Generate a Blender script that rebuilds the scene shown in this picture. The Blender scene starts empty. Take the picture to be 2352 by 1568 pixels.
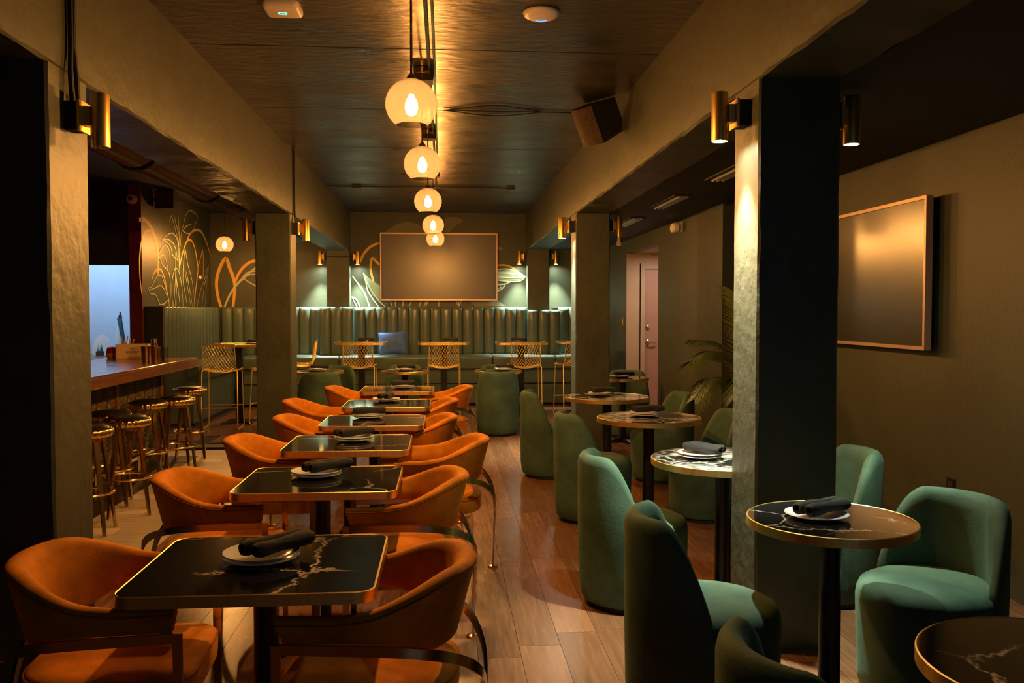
import bpy, bmesh, math, random
from mathutils import Vector, Matrix

# ---------------------------------------------------------------- camera, world, exposure
scn = bpy.context.scene
COL = scn.collection
PI = math.pi
cam_data = bpy.data.cameras.new('camera')
cam = bpy.data.objects.new('camera', cam_data)
COL.objects.link(cam)
cam_data.sensor_width = 36.0
cam_data.lens = 36.0 * 2000.0 / 2352.0
cam_data.clip_start = 0.05
cam.location = (0.0, 0.0, 1.52)
cam.rotation_euler = (math.radians(90 - 2.033), 0.0, math.radians(-4.457))
scn.camera = cam

world = bpy.data.worlds.new('world')
scn.world = world
world.use_nodes = True
bg = world.node_tree.nodes['Background']
bg.inputs[0].default_value = (0.30, 0.52, 0.80, 1)
bg.inputs[1].default_value = 1.1

scn.view_settings.view_transform = 'Standard'
scn.view_settings.look = 'None'
scn.view_settings.exposure = 0.0
scn.view_settings.gamma = 1.0
scn.view_settings.use_curve_mapping = False

# lamp powers: the lamps themselves are built with their fixtures further down
BULB_STRENGTH = 2500.0        # warm filament bulbs in the globe pendants
SCONCE_WATT = 250.0            # neutral spots in the lit wall cylinders
KITCHEN_WATT = 45.0           # cool ceiling panel in the kitchen behind the pass-through
ALCOVE_WATT = 20.0             # small ceiling lamp in the door alcove
WARM = (1.0, 0.47, 0.125)
NEUTRAL = (0.86, 1.0, 0.84)

# ---------------------------------------------------------------- materials
def new_mat(name):
    m = bpy.data.materials.new(name); m.use_nodes = True
    nt = m.node_tree
    return m, nt, nt.nodes['Principled BSDF']

def N(nt, typ, **kw):
    n = nt.nodes.new(typ)
    for k, v in kw.items():
        if k in n.inputs: n.inputs[k].default_value = v
        else: setattr(n, k, v)
    return n

def ramp(nt, stops):
    r = nt.nodes.new('ShaderNodeValToRGB')
    el = r.color_ramp.elements
    while len(el) > 1: el.remove(el[-1])
    el[0].position, el[0].color = stops[0][0], (*stops[0][1], 1)
    for p, c in stops[1:]:
        e = el.new(p); e.color = (*c, 1)
    return r

def coords(nt, scale=(1, 1, 1), rand=False):
    tc = nt.nodes.new('ShaderNodeTexCoord')
    mp = N(nt, 'ShaderNodeMapping')
    mp.inputs['Scale'].default_value = scale
    nt.links.new(tc.outputs['Object'], mp.inputs['Vector'])
    if rand:
        oi = nt.nodes.new('ShaderNodeObjectInfo')
        mu = N(nt, 'ShaderNodeMath', operation='MULTIPLY'); mu.inputs[1].default_value = 37.0
        nt.links.new(oi.outputs['Random'], mu.inputs[0])
        cb = nt.nodes.new('ShaderNodeCombineXYZ')
        for i in range(3): nt.links.new(mu.outputs[0], cb.inputs[i])
        nt.links.new(cb.outputs[0], mp.inputs['Location'])
    return mp.outputs['Vector']

def mat(name, base, rough=0.5, metal=0.0, var=0.0, vscale=3.0, bump=0.0, bscale=30.0, sheen=0.0, coat=0.0,
        spec=0.5, stretch=(1, 1, 1), rvar=0.0, rand=False):
    """paint, cloth or metal with a noise variation of colour, gloss and relief"""
    m, nt, b = new_mat(name)
    b.inputs['Base Color'].default_value = (*base, 1)
    b.inputs['Roughness'].default_value = rough
    b.inputs['Metallic'].default_value = metal
    b.inputs['Specular IOR Level'].default_value = spec
    if sheen:
        b.inputs['Sheen Weight'].default_value = sheen
        b.inputs['Sheen Roughness'].default_value = 0.35
        b.inputs['Sheen Tint'].default_value = (*[min(1, c * 3 + 0.1) for c in base], 1)
    if coat:
        b.inputs['Coat Weight'].default_value = coat
        b.inputs['Coat Roughness'].default_value = 0.1
    v = coords(nt, stretch, rand)
    if var:
        n = N(nt, 'ShaderNodeTexNoise', Scale=vscale, Detail=6.0, Roughness=0.6)
        nt.links.new(v, n.inputs['Vector'])
        lo = tuple(c * (1 - var) for c in base); hi = tuple(min(1, c * (1 + var)) for c in base)
        r = ramp(nt, [(0.3, lo), (0.7, hi)])
        nt.links.new(n.outputs['Fac'], r.inputs[0])
        nt.links.new(r.outputs[0], b.inputs['Base Color'])
        if rvar:
            mr = N(nt, 'ShaderNodeMapRange'); mr.inputs[1].default_value = 0.3; mr.inputs[2].default_value = 0.7
            mr.inputs[3].default_value = rough - rvar; mr.inputs[4].default_value = rough + rvar
            nt.links.new(n.outputs['Fac'], mr.inputs[0]); nt.links.new(mr.outputs[0], b.inputs['Roughness'])
    if bump:
        n2 = N(nt, 'ShaderNodeTexNoise', Scale=bscale, Detail=5.0)
        nt.links.new(v, n2.inputs['Vector'])
        bp = N(nt, 'ShaderNodeBump', Strength=bump, Distance=0.01)
        nt.links.new(n2.outputs['Fac'], bp.inputs['Height'])
        nt.links.new(bp.outputs[0], b.inputs['Normal'])
    return m

def emis(name, col, strength):
    m, nt, b = new_mat(name)
    b.inputs['Base Color'].default_value = (*col, 1)
    b.inputs['Emission Color'].default_value = (*col, 1)
    b.inputs['Emission Strength'].default_value = strength
    return m

def glass(name, tint, edge=0.35, haze=0.004, top=None):
    """thin glass: light passes straight through, tinted, with a mirror sheen towards the rim"""
    m, nt, b = new_mat(name)
    nt.nodes.remove(b)
    tr = N(nt, 'ShaderNodeBsdfTransparent'); tr.inputs[0].default_value = (*tint, 1)
    td = N(nt, 'ShaderNodeBsdfTransparent'); td.inputs[0].default_value = (*[c * edge for c in tint], 1)
    gl = N(nt, 'ShaderNodeBsdfGlossy'); gl.inputs['Roughness'].default_value = 0.03
    df = N(nt, 'ShaderNodeBsdfTranslucent'); df.inputs[0].default_value = (*tint, 1)
    if top:                                   # smoked glass that clears towards the open lower rim
        tc = nt.nodes.new('ShaderNodeTexCoord'); sx = nt.nodes.new('ShaderNodeSeparateXYZ')
        nt.links.new(tc.outputs['Object'], sx.inputs[0])
        mr = N(nt, 'ShaderNodeMapRange'); mr.inputs[1].default_value = -0.682; mr.inputs[2].default_value = -0.632
        nt.links.new(sx.outputs[2], mr.inputs[0])
        for nd, e in ((tr, 1.0), (td, edge)):
            mx = N(nt, 'ShaderNodeMix', data_type='RGBA')
            mx.inputs[6].default_value = (*[c * e for c in tint], 1); mx.inputs[7].default_value = (*[c * e for c in top], 1)
            nt.links.new(mr.outputs[0], mx.inputs[0]); nt.links.new(mx.outputs[2], nd.inputs[0])
    lw = N(nt, 'ShaderNodeLayerWeight', Blend=0.25)
    pw = N(nt, 'ShaderNodeMath', operation='POWER'); pw.inputs[1].default_value = 2.0
    nt.links.new(lw.outputs['Facing'], pw.inputs[0])
    m1 = N(nt, 'ShaderNodeMixShader'); nt.links.new(pw.outputs[0], m1.inputs[0])
    nt.links.new(tr.outputs[0], m1.inputs[1]); nt.links.new(td.outputs[0], m1.inputs[2])
    m0 = N(nt, 'ShaderNodeMixShader'); m0.inputs[0].default_value = haze
    nt.links.new(m1.outputs[0], m0.inputs[1]); nt.links.new(df.outputs[0], m0.inputs[2])
    m2 = N(nt, 'ShaderNodeMixShader')
    mu = N(nt, 'ShaderNodeMath', operation='MULTIPLY'); mu.inputs[1].default_value = 0.5
    nt.links.new(lw.outputs['Fresnel'], mu.inputs[0]); nt.links.new(mu.outputs[0], m2.inputs[0])
    nt.links.new(m0.outputs[0], m2.inputs[1]); nt.links.new(gl.outputs[0], m2.inputs[2])
    nt.links.new(m2.outputs[0], nt.nodes['Material Output'].inputs['Surface'])
    return m

def wood(name, dark, light, axis='y', rough=0.3):
    m, nt, b = new_mat(name)
    st = (22, 1.3, 22) if axis == 'y' else (1.3, 22, 22)
    v = coords(nt, st, True)
    n = N(nt, 'ShaderNodeTexNoise', Scale=2.2, Detail=8.0, Roughness=0.62, Distortion=0.6)
    nt.links.new(v, n.inputs['Vector'])
    r = ramp(nt, [(0.28, dark), (0.5, tuple((a + c) / 2 for a, c in zip(dark, light))), (0.74, light)])
    nt.links.new(n.outputs['Fac'], r.inputs[0])
    oi = nt.nodes.new('ShaderNodeObjectInfo')
    mr = N(nt, 'ShaderNodeMapRange'); mr.inputs[3].default_value = 0.72; mr.inputs[4].default_value = 1.2
    nt.links.new(oi.outputs['Random'], mr.inputs[0])
    mx = N(nt, 'ShaderNodeVectorMath', operation='SCALE')
    nt.links.new(r.outputs[0], mx.inputs[0]); nt.links.new(mr.outputs[0], mx.inputs['Scale'])
    nt.links.new(mx.outputs[0], b.inputs['Base Color'])
    mr2 = N(nt, 'ShaderNodeMapRange'); mr2.inputs[3].default_value = rough - 0.06; mr2.inputs[4].default_value = rough + 0.1
    nt.links.new(n.outputs['Fac'], mr2.inputs[0]); nt.links.new(mr2.outputs[0], b.inputs['Roughness'])
    bp = N(nt, 'ShaderNodeBump', Strength=0.012, Distance=0.002)
    nt.links.new(n.outputs['Fac'], bp.inputs['Height']); nt.links.new(bp.outputs[0], b.inputs['Normal'])
    return m

def marble(name, base, vein, scale, width, bold=False):
    m, nt, b = new_mat(name)
    v = coords(nt, (1, 1, 1), True)
    n = N(nt, 'ShaderNodeTexNoise', Scale=3.5, Detail=7.0, Roughness=0.65); nt.links.new(v, n.inputs['Vector'])
    sc = N(nt, 'ShaderNodeVectorMath', operation='SCALE'); sc.inputs['Scale'].default_value = 0.28
    nt.links.new(n.outputs['Color'], sc.inputs[0])
    ad = N(nt, 'ShaderNodeVectorMath', operation='ADD'); nt.links.new(v, ad.inputs[0]); nt.links.new(sc.outputs[0], ad.inputs[1])
    vo = N(nt, 'ShaderNodeTexVoronoi', feature='DISTANCE_TO_EDGE', Scale=scale); nt.links.new(ad.outputs[0], vo.inputs['Vector'])
    r = ramp(nt, [(0.0, (1, 1, 1)), (width * 0.4, (0.45, 0.45, 0.45)), (width, (0, 0, 0))])
    nt.links.new(vo.outputs['Distance'], r.inputs[0])
    nm = N(nt, 'ShaderNodeTexNoise', Scale=2.6, Detail=3.0); nt.links.new(ad.outputs[0], nm.inputs['Vector'])
    rm = ramp(nt, [(0.44, (0, 0, 0)), (0.62, (1, 1, 1))]) if not bold else ramp(nt, [(0.46, (0, 0, 0)), (0.53, (1, 1, 1))])
    nt.links.new(nm.outputs['Fac'], rm.inputs[0])
    mu = N(nt, 'ShaderNodeMath', operation='MULTIPLY' if not bold else 'MAXIMUM')
    nt.links.new(r.outputs[0], mu.inputs[0]); nt.links.new(rm.outputs[0], mu.inputs[1])
    if bold:
        fn = N(nt, 'ShaderNodeTexNoise', Scale=14.0, Detail=6.0); nt.links.new(ad.outputs[0], fn.inputs['Vector'])
        rf = ramp(nt, [(0.4, (0.25, 0.25, 0.25)), (0.56, (1, 1, 1))]); nt.links.new(fn.outputs['Fac'], rf.inputs[0])
        m3 = N(nt, 'ShaderNodeMath', operation='MULTIPLY'); nt.links.new(mu.outputs[0], m3.inputs[0]); nt.links.new(rf.outputs[0], m3.inputs[1]); mu = m3
    mix = N(nt, 'ShaderNodeMix', data_type='RGBA')
    mix.inputs[6].default_value = (*base, 1); mix.inputs[7].default_value = (*vein, 1)
    nt.links.new(mu.outputs[0], mix.inputs[0]); nt.links.new(mix.outputs[2], b.inputs['Base Color'])
    b.inputs['Roughness'].default_value = 0.06
    return m

M = {}
M['paint'] = mat('dark green wall paint', (0.044, 0.051, 0.029), 0.5, var=0.18, vscale=1.4, bump=0.18, bscale=26)
M['plaster'] = mat('dark green painted plaster', (0.058, 0.066, 0.040), 0.45, var=0.22, vscale=3.0, bump=0.55, bscale=14)
M['ceiling'] = mat('dark green painted concrete', (0.035, 0.035, 0.021), 0.36, var=0.5, vscale=1.6, bump=0.7, bscale=11, stretch=(0.8, 1.7, 1), rvar=0.12)
M['seam'] = mat('dark joint', (0.012, 0.012, 0.010), 0.9)
M['blackpaint'] = mat('black soffit paint', (0.011, 0.011, 0.009), 0.65, var=0.2, bump=0.3, bscale=12)
M['whitewall'] = mat('pale kitchen wall', (0.52, 0.62, 0.74), 0.6, var=0.05)
M['redpaint'] = mat('dark red painted wall end', (0.12, 0.012, 0.010), 0.5, var=0.15)
M['wood'] = wood('brown floor planks', (0.155, 0.064, 0.027), (0.26, 0.118, 0.052), 'y', 0.24)
M['woodbar'] = wood('pale worn floor planks', (0.42, 0.34, 0.245), (0.72, 0.63, 0.50), 'x', 0.42)
M['orange'] = mat('burnt orange velvet', (0.60, 0.200, 0.004), 0.8, var=0.45, vscale=5.0, sheen=0.02, bump=0.12, bscale=120, spec=0.2)
M['orangedark'] = mat('burnt orange piping', (0.36, 0.09, 0.006), 0.8, spec=0.2)
M['green'] = mat('emerald green velvet', (0.062, 0.109, 0.066), 0.8, var=0.38, vscale=4.0, sheen=0.16, bump=0.1, bscale=120, spec=0.2)
M['leather'] = mat('deep green leatherette', (0.078, 0.116, 0.092), 0.32, var=0.1, vscale=6, bump=0.08, bscale=90)
M['brass'] = mat('polished brass', (0.83, 0.58, 0.22), 0.2, 1.0, var=0.08, vscale=20)
M['brushed'] = mat('brushed brass rim', (0.95, 0.64, 0.20), 0.40, 1.0, var=0.12, vscale=8, stretch=(6, 6, 0.3))
M['sconce'] = mat('satin gold cylinder', (0.90, 0.60, 0.16), 0.36, 1.0)
M['frame'] = mat('smoky brass chair frame', (0.62, 0.45, 0.23), 0.18, 1.0)
M['wire'] = mat('gold lacquered wire', (0.90, 0.66, 0.17), 0.38, 0.6)
M['copper'] = mat('copper bar top', (0.55, 0.24, 0.08), 0.18, 0.75, var=0.3, vscale=6, rvar=0.06)
M['walnut'] = wood('dark walnut edge', (0.075, 0.026, 0.010), (0.20, 0.075, 0.028), 'y', 0.3)
M['black'] = mat('black powder coat', (0.010, 0.010, 0.011), 0.35)
M['blackmat'] = mat('matt black', (0.013, 0.013, 0.012), 0.7)
M['marble'] = marble('black veined marble', (0.010, 0.0095, 0.009), (0.85, 0.72, 0.55), 2.0, 0.016)
M['marblebold'] = marble('black and cream marble', (0.016, 0.015, 0.013), (0.72, 0.66, 0.55), 4.0, 0.05, True)
M['ceramic'] = mat('white glazed ceramic', (0.78, 0.76, 0.72), 0.15)
M['napkin'] = mat('charcoal linen', (0.016, 0.015, 0.013), 0.9, var=0.2, vscale=30, bump=0.3, bscale=300, sheen=0.15)
M['globe'] = glass('smoky amber glass', (0.97, 0.88, 0.72), 0.35, 0.006, (0.18, 0.135, 0.09))
M['clear'] = glass('clear drinking glass', (0.90, 0.86, 0.80))
M['pane'] = glass('window pane', (0.9, 0.93, 0.95))
M['bulb'] = emis('glowing filament bulb', WARM, BULB_STRENGTH)
M['led'] = emis('glowing spot lens', NEUTRAL, 700.0)
M['coolpanel'] = emis('cool ceiling panel', (0.62, 0.80, 1.0), 6.0)
M['alcovelamp'] = emis('warm alcove lamp', (1.0, 0.72, 0.55), 12.0)
M['greenled'] = emis('green indicator', (0.05, 1.0, 0.45), 4.0)
M['blueled'] = emis('blue indicator', (0.05, 0.25, 1.0), 3.0)
M['redlamp'] = emis('added red lamp', (1.0, 0.03, 0.02), 9.0)
M['screen'] = mat('dark television screen', (0.040, 0.033, 0.028), 0.34, spec=0.8)
M['screengloss'] = mat('dark glossy television screen', (0.022, 0.017, 0.013), 0.24, spec=1.0)
M['bezel'] = mat('rose bronze bezel', (0.52, 0.36, 0.26), 0.35, 0.5)
M['gold'] = mat('ochre mural paint', (0.66, 0.38, 0.05), 0.55)
M['leafpaint'] = mat('cream green mural paint', (0.42, 0.46, 0.29), 0.6)
M['leafdim'] = mat('olive mural paint', (0.17, 0.17, 0.10), 0.6)
M['leaffill'] = mat('sage mural paint', (0.22, 0.26, 0.14), 0.6)
M['blue'] = mat('blue velvet', (0.050, 0.125, 0.38), 0.8, var=0.25, vscale=8, sheen=0.4, bump=0.2, bscale=10)
M['white'] = mat('white plastic', (0.70, 0.67, 0.62), 0.4)
M['ivory'] = mat('ivory box card', (0.66, 0.50, 0.25), 0.6)
M['ink'] = mat('brown ink', (0.08, 0.04, 0.02), 0.7)
M['red'] = mat('red glaze', (0.65, 0.03, 0.015), 0.25)
M['yellow'] = mat('yellow glaze', (0.75, 0.42, 0.03), 0.3)
M['teal'] = mat('teal paint', (0.015, 0.11, 0.14), 0.5)
M['stick'] = mat('dark wood stick', (0.04, 0.02, 0.02), 0.6)
M['straw'] = mat('light wood straw', (0.50, 0.28, 0.12), 0.7)
M['palm'] = mat('palm leaf', (0.075, 0.11, 0.02), 0.45, var=0.35, vscale=9)
M['trunk'] = mat('palm stem', (0.09, 0.07, 0.03), 0.7, var=0.3)
M['doorpaint'] = mat('brown pink door paint', (0.33, 0.20, 0.15), 0.45, var=0.06)
M['alcove'] = mat('taupe alcove paint', (0.36, 0.28, 0.19), 0.55, var=0.08, bump=0.2)
M['chrome'] = mat('satin nickel', (0.72, 0.66, 0.60), 0.22, 1.0)
M['grille'] = mat('brown speaker grille', (0.06, 0.036, 0.017), 0.7, var=0.4, vscale=40, bump=0.5, bscale=150)
M['duct'] = mat('dark painted duct', (0.13, 0.13, 0.12), 0.26, 0.8)
M['vent'] = mat('grey vent louvre', (0.34, 0.35, 0.30), 0.4, 0.3)
M['inlay'] = mat('dull gold inlay', (0.16, 0.115, 0.045), 0.45, 0.3)
M['mat'] = mat('dark floor strip', (0.03, 0.016, 0.009), 0.45, var=0.4, vscale=5)

# ---------------------------------------------------------------- mesh helpers
class MB:
    def __init__(s): s.v = []; s.f = []
    def add(s, vs, fs):
        o = len(s.v); s.v += [tuple(p) for p in vs]; s.f += [tuple(i + o for i in f) for f in fs]; return s
    def box(s, x0, x1, y0, y1, z0, z1):
        vs = [(x, y, z) for z in (z0, z1) for y in (y0, y1) for x in (x0, x1)]
        return s.add(vs, [(0, 2, 3, 1), (4, 5, 7, 6), (0, 1, 5, 4), (2, 6, 7, 3), (0, 4, 6, 2), (1, 3, 7, 5)])
    def loft(s, rings, closed=True, cap0=True, cap1=True, loop=False):
        n = len(rings[0]); vs = [p for r in rings for p in r]; fs = []
        m = len(rings); last = m if loop else m - 1
        for i in range(last):
            a, b = i * n, ((i + 1) % m) * n
            for j in range(n if closed else n - 1):
                k = (j + 1) % n
                fs.append((a + j, a + k, b + k, b + j))
        if not loop:
            if cap0: fs.append(tuple(range(n - 1, -1, -1)))
            if cap1: fs.append(tuple((m - 1) * n + j for j in range(n)))
        return s.add(vs, fs)
    def lathe(s, prof, n=24, c=(0, 0), cap0=True, cap1=True, sx=1, sy=1):
        rings = [[(c[0] + r * sx * math.cos(2 * PI * j / n), c[1] + r * sy * math.sin(2 * PI * j / n), z) for j in range(n)] for r, z in prof]
        return s.loft(rings, True, cap0, cap1)
    def tube(s, path, r, n=8, loop=False, r1=None):
        P = [Vector(p) for p in path]; rings = []; m = len(P); up = None
        for i in range(m):
            a = P[i - 1] if (i > 0 or loop) else P[i]; b = P[(i + 1) % m] if (i < m - 1 or loop) else P[i]
            t = (b - a).normalized()
            if up is None:
                up = Vector((0, 0, 1)) if abs(t.z) < 0.9 else Vector((1, 0, 0))
            x = (up - t * up.dot(t))
            x = x.normalized() if x.length > 1e-5 else t.orthogonal().normalized()
            up = x; y = t.cross(x)
            rr = r if r1 is None else r + (r1 - r) * i / max(1, m - 1)
            rings.append([P[i] + x * rr * math.cos(2 * PI * j / n) + y * rr * math.sin(2 * PI * j / n) for j in range(n)])
        return s.loft(rings, True, True, True, loop)
    def bar(s, path, normals, w, t):
        """flat bar: thin along the given normals, wide across"""
        P = [Vector(p) for p in path]; rings = []
        for i, p in enumerate(P):
            a = P[max(0, i - 1)]; b = P[min(len(P) - 1, i + 1)]; tg = (b - a).normalized()
            nn = Vector(normals[i]); nn = (nn - tg * nn.dot(tg)).normalized(); ww = tg.cross(nn)
            rings.append([p + nn * t / 2 * q + ww * w / 2 * r for q, r in ((-1, -1), (1, -1), (1, 1), (-1, 1))])
        return s.loft(rings)
    def xf(s, mtx):
        s.v = [tuple(mtx @ Vector(p)) for p in s.v]; return s
    def mesh(s, name, smooth=35):
        me = bpy.data.meshes.new(name); me.from_pydata(s.v, [], s.f); me.validate()
        bm = bmesh.new(); bm.from_mesh(me); bmesh.ops.recalc_face_normals(bm, faces=bm.faces); bm.to_mesh(me); bm.free()
        if smooth:
            me.polygons.foreach_set('use_smooth', [True] * len(me.polygons))
            me.set_sharp_from_angle(angle=math.radians(smooth))
        return me
    def build(s, name, m, parent=None, smooth=35, loc=None):
        me = s.mesh(name, smooth); me.materials.append(M[m] if isinstance(m, str) else m)
        return link(name, me, parent, loc)

def link(name, me, parent=None, loc=None):
    o = bpy.data.objects.new(name, me); COL.objects.link(o)
    if parent is not None: o.parent = parent
    if loc is not None: o.location = loc
    return o

def tag(o, label=None, cat=None, group=None, kind=None):
    if label: o['label'] = label
    if cat: o['category'] = cat
    if group: o['group'] = group
    if kind: o['kind'] = kind
    return o

def thing(name, label, cat, loc=(0, 0, 0), rz=0.0, group=None):
    o = bpy.data.objects.new(name, None); COL.objects.link(o)
    o.empty_display_size = 0.1
    o.location = loc; o.rotation_euler = (0, 0, rz)
    return tag(o, label, cat, group)

def copy_tree(o, parent=None):
    c = o.copy(); COL.objects.link(c)
    if parent is not None: c.parent = parent
    for ch in list(o.children): copy_tree(ch, c)
    return c

def placed(proto, used, loc, rz, label, group=None):
    """the first call moves the prototype itself, later calls move a copy of it and of its parts"""
    o = proto if not used else copy_tree(proto)
    used.append(o); o.location = loc; o.rotation_euler = (0, 0, rz); o['label'] = label
    if group: o['group'] = group
    return o

def struct(name, mb, m, label, parent=None, smooth=0):
    o = mb.build(name, m, parent, smooth)
    if parent is None: tag(o, label, None, None, 'structure')
    return o

def smooth01(x): x = max(0.0, min(1.0, x)); return x * x * (3 - 2 * x)

def rrect(hx, hy, r, n=6):
    pts = []
    for cx, cy, a0 in ((hx - r, hy - r, 0), (-hx + r, hy - r, 90), (-hx + r, -hy + r, 180), (hx - r, -hy + r, 270)):
        for k in range(n + 1):
            a = math.radians(a0 + 90 * k / n); pts.append((cx + r * math.cos(a), cy + r * math.sin(a)))
    return pts

def slab(mb, poly, z0, z1, bev=0.004):
    cx = sum(p[0] for p in poly) / len(poly); cy = sum(p[1] for p in poly) / len(poly)
    def sh(d): 
        return [(cx + (x - cx) * (1 - d / max(1e-6, math.hypot(x - cx, y - cy))), cy + (y - cy) * (1 - d / max(1e-6, math.hypot(x - cx, y - cy)))) for x, y in poly]
    rings = [[(x, y, z0) for x, y in sh(bev)], [(x, y, z0 + bev) for x, y in poly], [(x, y, z1 - bev) for x, y in poly], [(x, y, z1) for x, y in sh(bev)]]
    return mb.loft(rings)

def spline(pts, n=6):
    """Catmull-Rom through points of any dimension"""
    P = [Vector(p) for p in pts]; out = []
    for i in range(len(P) - 1):
        p0 = P[max(0, i - 1)]; p1 = P[i]; p2 = P[i + 1]; p3 = P[min(len(P) - 1, i + 2)]
        for k in range(n):
            t = k / n
            out.append(0.5 * ((2 * p1) + (p2 - p0) * t + (2 * p0 - 5 * p1 + 4 * p2 - p3) * t * t + (3 * p1 - p0 - 3 * p2 + p3) * t ** 3))
    out.append(P[-1]); return out

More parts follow.
